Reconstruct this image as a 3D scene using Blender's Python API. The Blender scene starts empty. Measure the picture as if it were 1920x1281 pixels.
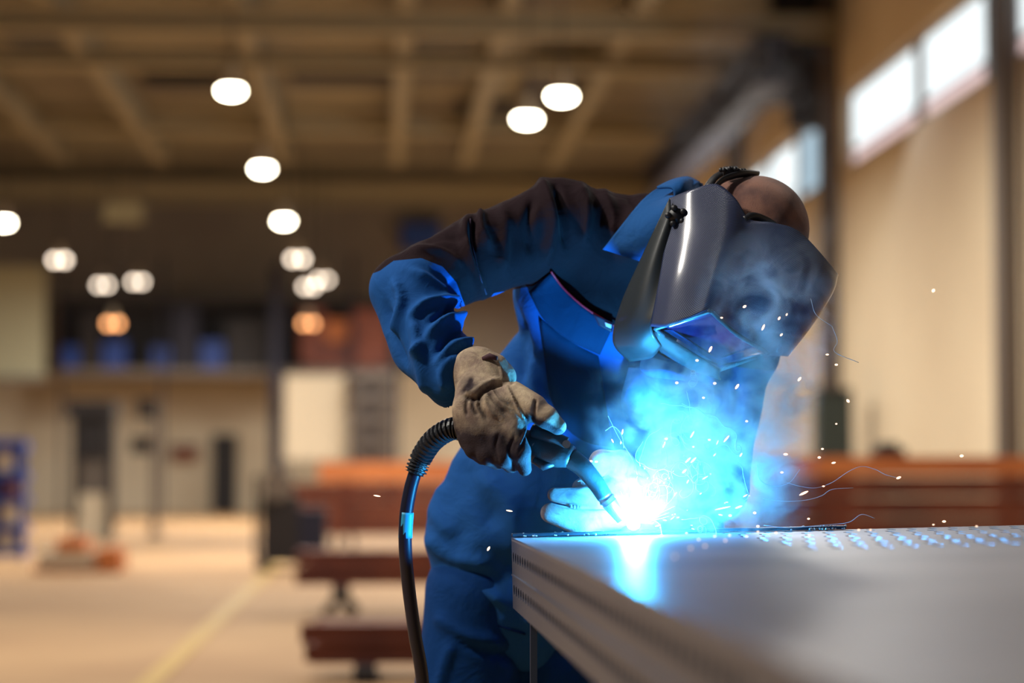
import bpy, bmesh, math, random
import numpy as np
from mathutils import Vector, Matrix, Euler, noise
from mathutils.bvhtree import BVHTree

random.seed(7); np.random.seed(7)
SC = bpy.context.scene
COL = SC.collection
# ------------------------------------------------------------------ camera
F = 4533.0
CAM = Vector((0, 0, 1.13))
YAW, PITCH = math.radians(3.094), math.radians(3.024)
cd = bpy.data.cameras.new('camera'); cam = bpy.data.objects.new('camera', cd); COL.objects.link(cam)
cam.location = CAM; cam.rotation_euler = (math.pi/2 + PITCH, 0, -YAW)
cd.lens = 85; cd.sensor_width = 36; cd.clip_end = 300; cd.clip_start = 0.05
cd.dof.use_dof = True; cd.dof.focus_distance = 4.44; cd.dof.aperture_fstop = 1.9
SC.camera = cam
RM = Euler(cam.rotation_euler).to_matrix()
RN = np.array(RM)
# ------------------------------------------------------------------ world, exposure
w = bpy.data.worlds.new('world'); SC.world = w; w.use_nodes = True
w.node_tree.nodes['Background'].inputs[0].default_value = (0.80, 0.82, 0.95, 1)
w.node_tree.nodes['Background'].inputs[1].default_value = 0.07
SC.view_settings.view_transform = 'Standard'; SC.view_settings.look = 'None'
SC.view_settings.exposure = 0.0; SC.view_settings.gamma = 1.0
SC.view_settings.use_curve_mapping = False
SC.cycles.max_bounces = 7; SC.cycles.diffuse_bounces = 3; SC.cycles.glossy_bounces = 3
SC.cycles.transmission_bounces = 4; SC.cycles.volume_bounces = 0; SC.cycles.transparent_max_bounces = 8
SC.cycles.sample_clamp_indirect = 4.0; SC.cycles.use_denoising = True
SC.cycles.volume_step_rate = 1.0; SC.cycles.volume_max_steps = 256
SC.cycles.caustics_reflective = False; SC.cycles.caustics_refractive = False

def area(name, loc, size, energy, color, target=None, sy=None):
    l = bpy.data.lights.new(name, 'AREA'); l.energy = energy; l.color = color
    l.shape = 'RECTANGLE'; l.size = size; l.size_y = sy or size
    o = bpy.data.objects.new(name, l); COL.objects.link(o); o.location = loc
    if target is not None:
        o.rotation_euler = (Vector(target) - Vector(loc)).to_track_quat('-Z', 'Y').to_euler()
    return o
WARM = (1.0, 0.94, 0.84)
# hall lamps above and behind the frame (the rows of pendants go on towards the camera), plus mid-hall fill added to brighten the right wall
for x, y, e in ((-1.8, 5.5, 90), (4.2, 8.5, 70), (-7, 14, 230), (-1.8, 15, 260), (3.5, 21, 160)):
    area('hall_and_fill_light', (x, y, 5.6), 0.7, e, WARM, (x, y, 0))
area('hall_and_fill_light', (-3.2, 3.6, 4.8), 0.35, 200, WARM, (0.2, 4.6, 1.3))  # unseen key light, placed to give the welder stronger side light
for x, y in ((-8, 30), (-1.8, 30), (2, 34), (3.2, 25), (-8, 42), (-1.8, 45), (2, 48), (-5, 52), (0.5, 50), (4, 55)):
    area('hall_and_fill_light', (x, y, 5.55), 1.0, 430, WARM, (x, y, 0))
# daylight through the high windows of the right wall
area('window_daylight', (6.6, 32, 6.0), 8, 160, (0.9, 0.95, 1.0), (-2, 30, 1), 1.3)
area('window_daylight', (6.6, 14, 6.0), 8, 130, (0.9, 0.95, 1.0), (-2, 12, 1), 1.3)
area('window_daylight', (6.6, 44, 6.0), 7, 200, (0.9, 0.95, 1.0), (-2, 44, 1), 1.3)

# ------------------------------------------------------------------ geometry helpers
def L(px, py, d):            # photo position at depth d -> camera-aligned metric frame
    return np.array([(px-960.0)*d/F, -(py-640.5)*d/F, -d])
def toW(P):                  # camera-aligned frame -> world (arrays too)
    return np.asarray(P) @ RN.T + np.array(CAM)
def P(px, py, d): return Vector(toW(L(px, py, d)))
def Wy(px, py, Y):           # point at world distance Y down the hall
    r = RN @ np.array([(px-960.0)/F, -(py-640.5)/F, -1.0])
    return Vector(r*(Y/r[1])) + CAM

def tag(o, label=None, cat=None, group=None, kind=None):
    if label: o['label'] = label
    if cat: o['category'] = cat
    if group: o['group'] = group
    if kind: o['kind'] = kind
    return o
def empty(name, loc, label=None, cat=None, group=None):
    o = bpy.data.objects.new(name, None); COL.objects.link(o); o.location = loc
    o.empty_display_size = 0.1
    return tag(o, label, cat, group)
def rootloc(p):
    v = Vector((0, 0, 0))
    while p is not None: v = v + p.location; p = p.parent
    return v
def link_mesh(name, verts, faces, mat=None, parent=None, smooth=True, loc=None, solid=0.0, bevel=0.0, subsurf=0, uv=None):
    base = rootloc(parent) if parent else (Vector(loc) if loc is not None else Vector((0, 0, 0)))
    me = bpy.data.meshes.new(name)
    V = np.asarray(verts, dtype=float) - np.array(base)
    me.from_pydata(V.tolist(), [], [tuple(int(i) for i in f) for f in faces])
    if mat: me.materials.append(mat)
    me.update()
    if smooth: me.polygons.foreach_set('use_smooth', [True]*len(me.polygons))
    if uv is not None:
        ul = me.uv_layers.new(name='UVMap')
        li = np.empty(len(me.loops), dtype=np.int32); me.loops.foreach_get('vertex_index', li)
        ul.data.foreach_set('uv', np.asarray(uv, dtype=np.float32)[li].ravel())
    o = bpy.data.objects.new(name, me); COL.objects.link(o)
    if parent: o.parent = parent
    elif loc is not None: o.location = loc
    if solid:
        m = o.modifiers.new('s', 'SOLIDIFY'); m.thickness = solid; m.offset = 0
    if bevel:
        m = o.modifiers.new('b', 'BEVEL'); m.width = bevel; m.segments = 2; m.limit_method = 'ANGLE'
    if subsurf:
        m = o.modifiers.new('u', 'SUBSURF'); m.levels = subsurf; m.render_levels = subsurf
    return o

class MB:
    """collects shapes, links them as one mesh"""
    def __init__(s): s.v = []; s.f = []
    def add(s, v, f):
        n = len(s.v); s.v += [tuple(p) for p in v]; s.f += [tuple(i+n for i in q) for q in f]; return s
    def box(s, c, size, rot=None, taper=1.0):
        x, y, z = (d/2 for d in size); vs = []
        for k, (a, b, e) in enumerate(((-1,-1,-1),(1,-1,-1),(1,1,-1),(-1,1,-1),(-1,-1,1),(1,-1,1),(1,1,1),(-1,1,1))):
            t = taper if e > 0 else 1.0
            v = Vector((a*x*t, b*y*t, e*z))
            if rot is not None: v = rot @ v
            vs.append(v + Vector(c))
        return s.add(vs, [(3,2,1,0),(4,5,6,7),(0,1,5,4),(1,2,6,5),(2,3,7,6),(3,0,4,7)])
    def bar(s, a, b, w, h=None, up=(0,0,1)):
        a, b = Vector(a), Vector(b); d = b-a; ln = d.length; d.normalize()
        x = d.cross(Vector(up)); 
        if x.length < 1e-4: x = d.cross(Vector((1,0,0)))
        x.normalize(); z = x.cross(d)
        M = Matrix((x, d, z)).transposed()
        return s.box((a+b)/2, (w, ln, h or w), M)
    def tube(s, pts, rad, n=12, cap=True, flat=1.0, ribs=None):
        pts = [Vector(p) for p in pts]
        m = len(pts); r = rad if hasattr(rad, '__len__') else [rad]*m
        vs = []; t0 = (pts[1]-pts[0]).normalized()
        nrm = t0.orthogonal().normalized()
        for i, p in enumerate(pts):
            t = (pts[min(i+1, m-1)] - pts[max(i-1, 0)]).normalized()
            nrm = (nrm - t*nrm.dot(t)).normalized(); bi = t.cross(nrm)
            for k in range(n):
                a = 2*math.pi*k/n
                vs.append(p + nrm*(math.cos(a)*r[i]) + bi*(math.sin(a)*r[i]*flat))
        fs = [(i*n+k, i*n+(k+1) % n, (i+1)*n+(k+1) % n, (i+1)*n+k) for i in range(m-1) for k in range(n)]
        if cap: fs += [tuple(range(n))[::-1], tuple((m-1)*n+k for k in range(n))]
        return s.add(vs, fs)
    def cyl(s, a, b, r, n=16, r2=None): return s.tube([a, b], [r, r if r2 is None else r2], n)
    def ball(s, c, r, n=8, sc=(1,1,1)):
        vs = []; fs = []
        for i in range(1, n):
            for k in range(2*n):
                th, ph = math.pi*i/n, math.pi*k/n
                vs.append(Vector(c)+Vector((r*sc[0]*math.sin(th)*math.cos(ph), r*sc[1]*math.sin(th)*math.sin(ph), r*sc[2]*math.cos(th))))
        m = 2*n
        for i in range(n-2):
            for k in range(m): fs.append((i*m+k, (i+1)*m+k, (i+1)*m+(k+1) % m, i*m+(k+1) % m))
        a = len(vs); vs.append(Vector(c)+Vector((0,0,r*sc[2]))); vs.append(Vector(c)-Vector((0,0,r*sc[2])))
        for k in range(m):
            fs.append((a, k, (k+1) % m)); fs.append((a+1, (n-2)*m+(k+1) % m, (n-2)*m+k))
        return s.add(vs, fs)
    def build(s, name, mat=None, parent=None, smooth=False, **kw):
        return link_mesh(name, s.v, s.f, mat, parent, smooth, **kw)

def spline(pts, n=8):
    """Catmull-Rom through points (any dimension)"""
    p = np.array(pts, dtype=float); p = np.vstack([2*p[0]-p[1], p, 2*p[-1]-p[-2]])
    out = []
    for i in range(1, len(p)-2):
        for t in np.linspace(0, 1, n, endpoint=False):
            a, b, c, d = p[i-1], p[i], p[i+1], p[i+2]
            out.append(0.5*((2*b)+(-a+c)*t+(2*a-5*b+4*c-d)*t*t+(-a+3*b-3*c+d)*t**3))
    out.append(p[-2]); return np.array(out)
def surf(cols, nu=6, nv=6):
    """smooth patch through a grid of control points (columns of (px,py,d)); returns metric-frame grid"""
    g = [spline([L(*q) for q in c], nv) for c in cols]
    g = np.array(g)                                   # ncol, m, 3
    return np.stack([spline(g[:, j], nu) for j in range(g.shape[1])], axis=1)   # n, m, 3
def grid_mesh(name, G, mat, parent, solid=0.004, smooth=True, closed=False):
    n, m, _ = G.shape
    V = toW(G.reshape(-1, 3))
    du = np.concatenate([[0], np.cumsum(np.linalg.norm(np.diff(G[:, m//2], axis=0), axis=1))])
    dv = np.concatenate([[0], np.cumsum(np.linalg.norm(np.diff(G[n//2], axis=0), axis=1))])
    uv = np.stack(np.meshgrid(du, dv, indexing='ij'), -1).reshape(-1, 2)
    fs = [(i*m+j, (i+1)*m+j, (i+1)*m+j+1, i*m+j+1) for i in range(n-1) for j in range(m-1)]
    return link_mesh(name, V, fs, mat, parent, smooth, solid=solid, uv=uv)

# signed-distance modelling for soft bodies
def sdf_field(prims, h, k=0.03, pad=0.05, lo=None, hi=None):
    A = np.array([np.minimum(p[0]-p[2], p[1]-p[3]) for p in prims]).min(0)-0.03 if lo is None else lo
    B = np.array([np.maximum(p[0]+p[2], p[1]+p[3]) for p in prims]).max(0)+0.03 if hi is None else hi
    n = np.ceil((B-A)/h).astype(int)+1
    Fd = np.full(n, 1.0, dtype=np.float32)
    ax = [(A[i]+h*np.arange(n[i])).astype(np.float32) for i in range(3)]
    for pr in prims:
        a, b, r1, r2 = pr[:4]; sq = pr[4] if len(pr) > 4 else 1.0; kk = pr[5] if len(pr) > 5 else k
        sub = pr[6] if len(pr) > 6 else False
        R = max(r1, r2)+pad+kk
        l = np.clip(np.floor((np.minimum(a, b)-R-A)/h).astype(int), 0, n); u = np.clip(np.ceil((np.maximum(a, b)+R-A)/h).astype(int)+1, 0, n)
        if (u <= l).any(): continue
        sl = tuple(slice(l[i], u[i]) for i in range(3))
        X = ax[0][sl[0]][:, None, None]; Y = ax[1][sl[1]][None, :, None]; Z = ax[2][sl[2]][None, None, :]
        ba = (b-a).astype(np.float32); ba2 = ba.copy(); ba2[2] /= sq
        dx, dy, dz = X-np.float32(a[0]), Y-np.float32(a[1]), (Z-np.float32(a[2]))/sq
        den = float((ba2*ba2).sum())
        t = np.clip((dx*ba2[0]+dy*ba2[1]+dz*ba2[2])/max(den, 1e-9), 0, 1)
        d = np.sqrt((dx-t*ba2[0])**2+(dy-t*ba2[1])**2+(dz-t*ba2[2])**2)-(r1+(r2-r1)*t)
        f = Fd[sl]
        if sub: Fd[sl] = np.maximum(f, -d); continue
        hh = np.clip(0.5+0.5*(f-d)/kk, 0, 1)
        Fd[sl] = f*(1-hh)+d*hh-kk*hh*(1-hh)
    return Fd, A
def surface_nets(Fd, A, h):
    s = Fd < 0
    n = np.array(Fd.shape)
    cnt = np.zeros(n-1, dtype=np.int8)
    for i in (0, 1):
        for j in (0, 1):
            for k in (0, 1):
                cnt += s[i:n[0]-1+i, j:n[1]-1+j, k:n[2]-1+k]
    act = (cnt > 0) & (cnt < 8)
    idx = np.argwhere(act)
    ids = np.full(n-1, -1, dtype=np.int64); ids[act] = np.arange(len(idx))
    pos = np.zeros((len(idx), 3)); c = np.zeros(len(idx))
    corners = [(i, j, k) for i in (0, 1) for j in (0, 1) for k in (0, 1)]
    for a in range(8):
        for b in range(a+1, 8):
            ca, cb = np.array(corners[a]), np.array(corners[b])
            if np.abs(ca-cb).sum() != 1: continue
            fa = Fd[tuple((idx+ca).T)]; fb = Fd[tuple((idx+cb).T)]
            m = (fa < 0) != (fb < 0)
            t = np.where(m, fa/np.where(m, fa-fb, 1), 0)
            pos += np.where(m[:, None], ca+(cb-ca)*t[:, None], 0); c += m
    V = (idx+pos/c[:, None])*h+A
    faces = []
    for ax in range(3):
        o1, o2 = [(1, 2), (2, 0), (0, 1)][ax]
        sh = n.copy(); sl0 = [slice(None)]*3; sl1 = [slice(None)]*3
        sl0[ax] = slice(0, -1); sl1[ax] = slice(1, None)
        ch = s[tuple(sl0)] != s[tuple(sl1)]
        e = np.argwhere(ch)
        e = e[(e[:, o1] > 0) & (e[:, o2] > 0) & (e[:, o1] < n[o1]-1) & (e[:, o2] < n[o2]-1)]
        u1 = np.zeros(3, int); u1[o1] = 1; u2 = np.zeros(3, int); u2[o2] = 1
        q = np.stack([ids[tuple((e-u1-u2).T)], ids[tuple((e-u2).T)], ids[tuple(e.T)], ids[tuple((e-u1).T)]], 1)
        ins = s[tuple(e.T)]
        q[~ins] = q[~ins][:, ::-1]
        faces.append(q)
    return V, np.vstack(faces)
def body_mesh(name, prims, h, mat, parent, k=0.03, folds=(), post=None, attr=None, smooth_it=1, famp=1.0, lo=None, hi=None):
    Fd, A = sdf_field(prims, h, k, lo=lo, hi=hi)
    V, Q = surface_nets(Fd, A, h)
    # relax
    for _ in range(smooth_it):
        S = np.zeros_like(V); C = np.zeros(len(V))
        for a, b in ((0, 1), (1, 2), (2, 3), (3, 0)):
            for x, y in ((a, b), (b, a)):
                for ax in range(3): S[:, ax] += np.bincount(Q[:, x], V[Q[:, y], ax], len(V))
                C += np.bincount(Q[:, x], minlength=len(V))
        V = V*0.4+0.6*S/np.maximum(C, 1)[:, None]
    if post is not None or folds:
        N = vert_normals(V, Q)
        px = 960+V[:, 0]/(-V[:, 2])*F; py = 640.5-V[:, 1]/(-V[:, 2])*F
        disp = np.zeros(len(V))
        for pts, wd, amp in folds:
            disp += famp*amp*ridge(px, py, pts, wd)
        front = np.clip(N[:, 2]*2+0.6, 0, 1)
        if post is not None: disp += post(V, px, py, N)
        V = V+N*(disp*front)[:, None]
    o = link_mesh(name, toW(V), Q, mat, parent)
    if attr:
        px = 960+V[:, 0]/(-V[:, 2])*F; py = 640.5-V[:, 1]/(-V[:, 2])*F
        for an, fn in attr.items():
            at = o.data.attributes.new(an, 'FLOAT', 'POINT'); at.data.foreach_set('value', fn(px, py, V).astype(np.float32))
    return o, V, Q
def vert_normals(V, Q):
    n = np.cross(V[Q[:, 2]]-V[Q[:, 0]], V[Q[:, 3]]-V[Q[:, 1]])
    N = np.zeros_like(V)
    for k in range(4):
        for ax in range(3): N[:, ax] += np.bincount(Q[:, k], n[:, ax], len(V))
    return N/np.maximum(np.linalg.norm(N, axis=1), 1e-12)[:, None]
def seg_dist(px, py, pts):
    best = np.full(px.shape, 1e9); bt = np.zeros(px.shape); n = len(pts)-1
    for i in range(n):
        a, b = np.array(pts[i], float), np.array(pts[i+1], float); d = b-a
        t = np.clip(((px-a[0])*d[0]+(py-a[1])*d[1])/max((d*d).sum(), 1e-9), 0, 1)
        q = np.hypot(px-a[0]-t*d[0], py-a[1]-t*d[1])
        m = q < best; best = np.where(m, q, best); bt = np.where(m, (i+t)/n, bt)
    return best, bt
def ridge(px, py, pts, wd):
    pts = spline(pts, 4) if len(pts) > 2 else np.array(pts, float)
    d, t = seg_dist(px, py, pts)
    return np.exp(-(d/wd)**2)*np.clip(np.minimum(t, 1-t)*5+0.15, 0, 1)
def poly_sd(px, py, poly):
    """>0 inside"""
    d, _ = seg_dist(px, py, list(poly)+[poly[0]])
    ins = np.zeros(px.shape, bool); n = len(poly)
    for i in range(n):
        (x1, y1), (x2, y2) = poly[i], poly[(i+1) % n]
        c = ((y1 > py) != (y2 > py)) & (px < (x2-x1)*(py-y1)/((y2-y1) or 1e-9)+x1)
        ins ^= c
    return np.where(ins, d, -d)

# ------------------------------------------------------------------ materials
def srgb(r, g, b):
    f = lambda c: (c/255/12.92 if c/255 <= .04045 else ((c/255+.055)/1.055)**2.4)
    return (f(r), f(g), f(b), 1)
def mat(name, col, rough=0.6, metal=0.0, col2=None, nscale=8, bump=0.0, bscale=60, spec=0.5, sheen=0, emit=None, estr=0, aniso=0, coat=0, alpha=None, detail=4, stretch=None):
    m = bpy.data.materials.new(name); m.use_nodes = True
    nt = m.node_tree; N, LK = nt.nodes, nt.links; b = N['Principled BSDF']
    b.inputs['Base Color'].default_value = col; b.inputs['Roughness'].default_value = rough
    b.inputs['Metallic'].default_value = metal; b.inputs['Specular IOR Level'].default_value = spec
    if sheen: b.inputs['Sheen Weight'].default_value = sheen; b.inputs['Sheen Roughness'].default_value = 0.4
    if aniso: b.inputs['Anisotropic'].default_value = aniso
    if coat: b.inputs['Coat Weight'].default_value = coat; b.inputs['Coat Roughness'].default_value = 0.08
    if emit: b.inputs['Emission Color'].default_value = emit; b.inputs['Emission Strength'].default_value = estr
    tc = N.new('ShaderNodeTexCoord'); vec = tc.outputs['Object']
    if stretch:
        mp = N.new('ShaderNodeMapping'); mp.inputs['Scale'].default_value = stretch; LK.new(vec, mp.inputs[0]); vec = mp.outputs[0]
    if col2:
        n = N.new('ShaderNodeTexNoise'); n.inputs['Scale'].default_value = nscale; n.inputs['Detail'].default_value = detail
        LK.new(vec, n.inputs['Vector'])
        r = N.new('ShaderNodeValToRGB'); r.color_ramp.elements[0].position = 0.35; r.color_ramp.elements[1].position = 0.65
        r.color_ramp.elements[0].color = col; r.color_ramp.elements[1].color = col2
        LK.new(n.outputs[0], r.inputs[0]); LK.new(r.outputs[0], b.inputs['Base Color'])
    if bump:
        n = N.new('ShaderNodeTexNoise'); n.inputs['Scale'].default_value = bscale; n.inputs['Detail'].default_value = 5
        LK.new(vec, n.inputs['Vector'])
        bp = N.new('ShaderNodeBump'); bp.inputs['Strength'].default_value = bump; bp.inputs['Distance'].default_value = 0.01
        LK.new(n.outputs[0], bp.inputs['Height']); LK.new(bp.outputs[0], b.inputs['Normal'])
    return m
def emis(name, col, s):
    m = bpy.data.materials.new(name); m.use_nodes = True; nt = m.node_tree
    nt.nodes.remove(nt.nodes['Principled BSDF'])
    e = nt.nodes.new('ShaderNodeEmission'); e.inputs[0].default_value = col; e.inputs[1].default_value = s
    nt.links.new(e.outputs[0], nt.nodes['Material Output'].inputs[0]); return m

M = {}
M['floor'] = mat('floor_concrete', srgb(186,150,110), 0.7, col2=srgb(170,134,98), nscale=0.5, spec=0.15)
M['line'] = mat('floor_line', srgb(184,146,66), 0.6)
M['wall'] = mat('wall_plaster', srgb(214,200,172), 0.8, col2=srgb(206,190,162), nscale=0.4)
M['back_low'] = mat('cream_wall', srgb(216,203,180), 0.8, col2=srgb(206,190,165), nscale=0.5)
M['back_up'] = mat('brown_cladding', srgb(142,134,124), 0.8, col2=srgb(118,108,104), nscale=0.3)
M['ceil'] = mat('roof_deck', srgb(124,118,100), 0.85, col2=srgb(96,88,78), nscale=0.25)
M['beam'] = mat('roof_beam', srgb(158,148,122), 0.8)
M['purlin'] = mat('roof_purlin', srgb(128,120,100), 0.85)
M['dark'] = mat('dark_steel', srgb(26,21,26), 0.6)
M['darkblue'] = mat('dark_blue_steel', srgb(14,16,44), 0.6)
M['col'] = mat('column_grey', srgb(84,74,68), 0.6)
M['win'] = emis('daylit_glass', (0.90, 0.98, 1.0, 1), 1.35)
M['winpink'] = emis('daylit_glass_pink', (1.0, 0.74, 0.72, 1), 1.0)
M['winblue'] = emis('frosted_daylit_glass', (0.50, 0.68, 0.80, 1), 0.95)
M['winframe'] = mat('window_frame', srgb(150,150,150), 0.5)
M['oxide'] = mat('red_oxide_primer', srgb(132,66,42), 0.55, col2=srgb(100,46,36), nscale=2)
M['orange'] = mat('orange_timber', srgb(200,120,62), 0.6, col2=srgb(176,98,52), nscale=2)
M['blue'] = mat('blue_paint', srgb(14,62,150), 0.5)
M['cream'] = mat('cream_paint', srgb(196,182,158), 0.6)
M['grey'] = mat('grey_metal', srgb(110,100,92), 0.5)
M['white'] = mat('white_paint', srgb(168,166,140), 0.7)
M['shade'] = mat('lamp_shade', srgb(190,180,160), 0.4)
M['lamp'] = emis('lamp_glow', (1.0, 0.90, 0.68, 1), 45)
M['lampfar'] = emis('lamp_glow_far', (1.0, 0.82, 0.64, 1), 9)
M['lampor'] = emis('lamp_glow_orange', (1.0, 0.42, 0.16, 1), 8)

# ------------------------------------------------------------------ the hall
def quad(name, pts, mat_, kind='structure'):
    o = link_mesh(name, pts, [tuple(range(len(pts)))], mat_, None, False); tag(o, kind=kind); return o
XR = 7.0; YB = 62.0; ZC = 8.6
def struct(mb, name, m, parent=None):
    o = mb.build(name, m, parent)
    if parent is None: tag(o, kind='structure')
    return o
struct(MB().box((-9, 30, -0.1), (34, 70, 0.2)), 'floor', M['floor'])
struct(MB().box((-9, 34, ZC+0.1), (34, 60, 0.2)), 'ceiling', M['ceil'])
# right wall with its strip of windows; wall below, wall above, piers between
zb, zt = 1.13+0.645*XR, 1.13+0.815*XR
wr = struct(MB().box((XR+0.15, 30, zb/2), (0.3, 64, zb)).box((XR+0.15, 30, (zt+ZC)/2), (0.3, 64, ZC-zt)), 'wall_right', M['wall'])
wb = struct(MB().box((-9, YB+0.15, (3.6+ZC)/2), (34, 0.3, ZC-3.6)), 'wall_back', M['back_up'])
def YofX(px): return 4533*XR/(px-715)
def window(i, p0, p1, mats):
    y0, y1 = YofX(p0), YofX(p1)      # y0 farther
    e = MB().box((XR+0.12, (y0+y1)/2, zb+0.04), (0.1, abs(y0-y1), 0.08)).box((XR+0.12, (y0+y1)/2, zt-0.04), (0.1, abs(y0-y1), 0.08))
    for yy in (y0, y1): e.box((XR+0.12, yy, (zb+zt)/2), (0.1, 0.1, zt-zb))
    f = struct(e, 'window_%d' % i, M['winframe'])
    if mats == 'blue':
        MB().box((XR+0.14, (y0+y1)/2, (zb+zt)/2), (0.02, abs(y0-y1)-0.1, zt-zb-0.16)).build('pane', M['winblue'], f)
    else:
        zs = zb+0.30
        MB().box((XR+0.14, (y0+y1)/2, (zs+zt)/2), (0.02, abs(y0-y1)-0.1, zt-zs-0.08)).build('pane', M['win'], f)
        o = MB().box((XR+0.14, (y0+y1)/2, (zb+zs)/2), (0.02, abs(y0-y1)-0.1, zs-zb-0.06)).build('lower_pane', M['winpink'] if mats == 'pink' else M['win'], f)
        if mats == 'pink': o['label'] = 'pink tinted lower pane'
window(1, 1594, 1722, 'pink'); window(2, 1730, 1856, 'pink')
window(3, 1498, 1556, 'blue'); window(4, 1440, 1494, 'w'); window(5, 1372, 1438, 'w')
window(6, 1858, 1893, 'blue'); window(7, 1912, 2080, 'pink'); window(8, 2090, 2300, 'w')
def pier(p0, p1):
    y0, y1 = YofX(p0), YofX(p1)
    return MB().box((XR+0.15, (y0+y1)/2, (zb+zt)/2), (0.3, abs(y0-y1), zt-zb))
struct(pier(1556, 1594), 'trim_1', M['wall']); struct(pier(1228, 1372), 'trim_2', M['wall']); struct(pier(1893, 1912), 'trim_3', M['wall'])
def column(name, px, X, w_, m, z1=ZC):
    Y = 4533*X/(px-715)
    o = MB().box((X+w_/2, Y, z1/2), (w_, 0.3, z1)).box((X+w_/2, Y, 0.03), (w_+.12, 0.42, 0.06)).build(name, m); return tag(o, kind='structure')
column('column', 1545, 6.72, 0.28, M['col']); column('column', 1884, 6.66, 0.22, M['col'])
column('column', 1368, 6.6, 0.3, M['col'])
# corbel and crane bracket at the head of the column
tag(MB().box((6.5, 37, 7.75), (0.95, 0.4, 1.9)).box((6.6, 37, 6.65), (0.6, 0.35, 0.5)).build('beam_bracket', M['dark']), kind='structure')
# crane runway girder along the hall (dark)
g = MB(); g.box((5.75, 43, 7.45), (0.5, 16, 0.12)).box((5.75, 43, 6.85), (0.5, 16, 0.12)).box((5.75, 43, 7.15), (0.14, 16, 0.6))
tag(g.build('runway_girder', M['darkblue']), 'dark steel runway girder hung along the hall below the roof', 'girder')
# roof: cross beams and purlins
for i, (Y, z, hh, m) in enumerate(((36.5, 7.9, 0.30, 'beam'), (40.5, 8.0, 0.25, 'beam'), (50, 8.25, 0.3, 'beam'), (61.0, 8.1, 0.5, 'beam'))):
    b = MB().box((-9, Y, z+hh/2), (33, 0.25, 0.06)).box((-9, Y, z-hh/2), (33, 0.3, 0.06)).box((-9, Y, z), (33, 0.1, hh))
    tag(b.build('roof_beam', M[m]), kind='structure')
for i, X in enumerate((-9.5, -7.2, -5.0, -2.2, 0.35, 1.9, 3.9)):
    tag(MB().box((X, 44, 8.28), (0.28, 22, 0.5)).build('roof_purlin', M['purlin']), kind='structure')
for i, (X, Y, sx, sy) in enumerate(((-5.9, 41, .9, 3.0), (-3.6, 46, 1.8, 1.2), (-0.6, 45.5, 2.2, 1.2), (1.1, 42.5, 1.0, 5.5), (-8.3, 45, 2, 1), (3.2, 45, 1.0, 6), (2.1, 50, 1.2, 3))):
    tag(MB().box((X, Y, 8.5), (sx, sy, 0.14)).build('roof_recess', M['dark']), kind='structure')
# back wall, lower cream part with doorway
def pxbox(mb, x0, y0, x1, y1, Y, depth=0.1):
    a = Wy(x0, y1, Y); b = Wy(x1, y0, Y)
    mb.box(((a.x+b.x)/2, Y+depth/2, (a.z+b.z)/2), (abs(b.x-a.x), depth, abs(b.z-a.z))); return mb
lw = MB(); lw.box((-9, YB-0.1, 1.8), (34, 0.3, 3.6)); o = struct(lw, 'wall_back_lower', M['back_low'])
d1 = pxbox(MB(), 397, 815, 445, 966, YB-0.4, 0.12); tag(d1.build('door_1', M['dark']), kind='structure')
b = pxbox(MB(), 450, 890, 453, 896, YB-0.48, 0.05)
# mezzanine storage above
mz = empty('mezzanine_rack', Wy(420, 700, 59), 'long dark mezzanine storage rack across the far wall', 'rack')
pxbox(MB(), 105, 692, 745, 704, 58.5, 2.5).build('deck', M['grey'], mz)
for x in (110, 300, 520, 655, 740): pxbox(MB(), x, 480, x+8, 968, 58.5, 0.2).build('upright', M['darkblue'], mz)
pxbox(MB(), 105, 560, 745, 568, 58.5, 0.2).build('rail', M['dark'], mz)
pxbox(MB(), 110, 560, 740, 692, 60.6, 0.1).build('back_panel', M['dark'], mz)
bi = 0
pal = {'b': M['blue'], 'o': M['orange'], 'r': M['oxide'], 'd': M['dark'], 'n': M['darkblue']}
nm = {'b': 'blue', 'o': 'orange', 'r': 'rust red', 'd': 'black', 'n': 'navy'}
for (x0, y0, x1, y1, c, lb) in ((112, 650, 148, 692, 'b', 'blue crate at the left end of the mezzanine rack'), (150, 585, 188, 692, 'd', 'tall black crate on the mezzanine beside the blue end crate'),
        (192, 640, 236, 692, 'b', 'blue crate on the mezzanine below the orange glow'), (285, 650, 318, 692, 'b', 'small blue crate near the middle of the mezzanine'),
        (322, 575, 372, 692, 'n', 'tall navy crate on the mezzanine above the far door'), (376, 640, 420, 692, 'b', 'blue crate right of the tall navy crate'),
        (424, 600, 500, 692, 'd', 'wide black crate on the mezzanine left of the blue post'), (562, 578, 610, 688, 'r', 'rust red crate left in the mezzanine stack of red goods'),
        (612, 600, 655, 640, 'o', 'small orange crate on top among the red goods'), (612, 642, 655, 690, 'r', 'rust red crate under the small orange crate'),
        (660, 580, 732, 632, 'r', 'wide rust red upper crate at the right mezzanine end'), (660, 634, 732, 690, 'r', 'wide rust red lower crate at the right mezzanine end')):
    cr = pxbox(MB(), x0, y0, x1, y1, 58.7, 0.8)
    a = Wy(x0, y1, 58.7); bq = Wy(x1, y0, 58.7)
    cr.box(((a.x+bq.x)/2, 58.66, a.z+0.05), (bq.x-a.x, 0.05, 0.1)); cr.box(((a.x+bq.x)/2, 58.66, bq.z-0.05), (bq.x-a.x, 0.05, 0.1))
    tag(cr.build('crate', pal[c]), lb, 'crate', 'crates on the mezzanine')
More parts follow.
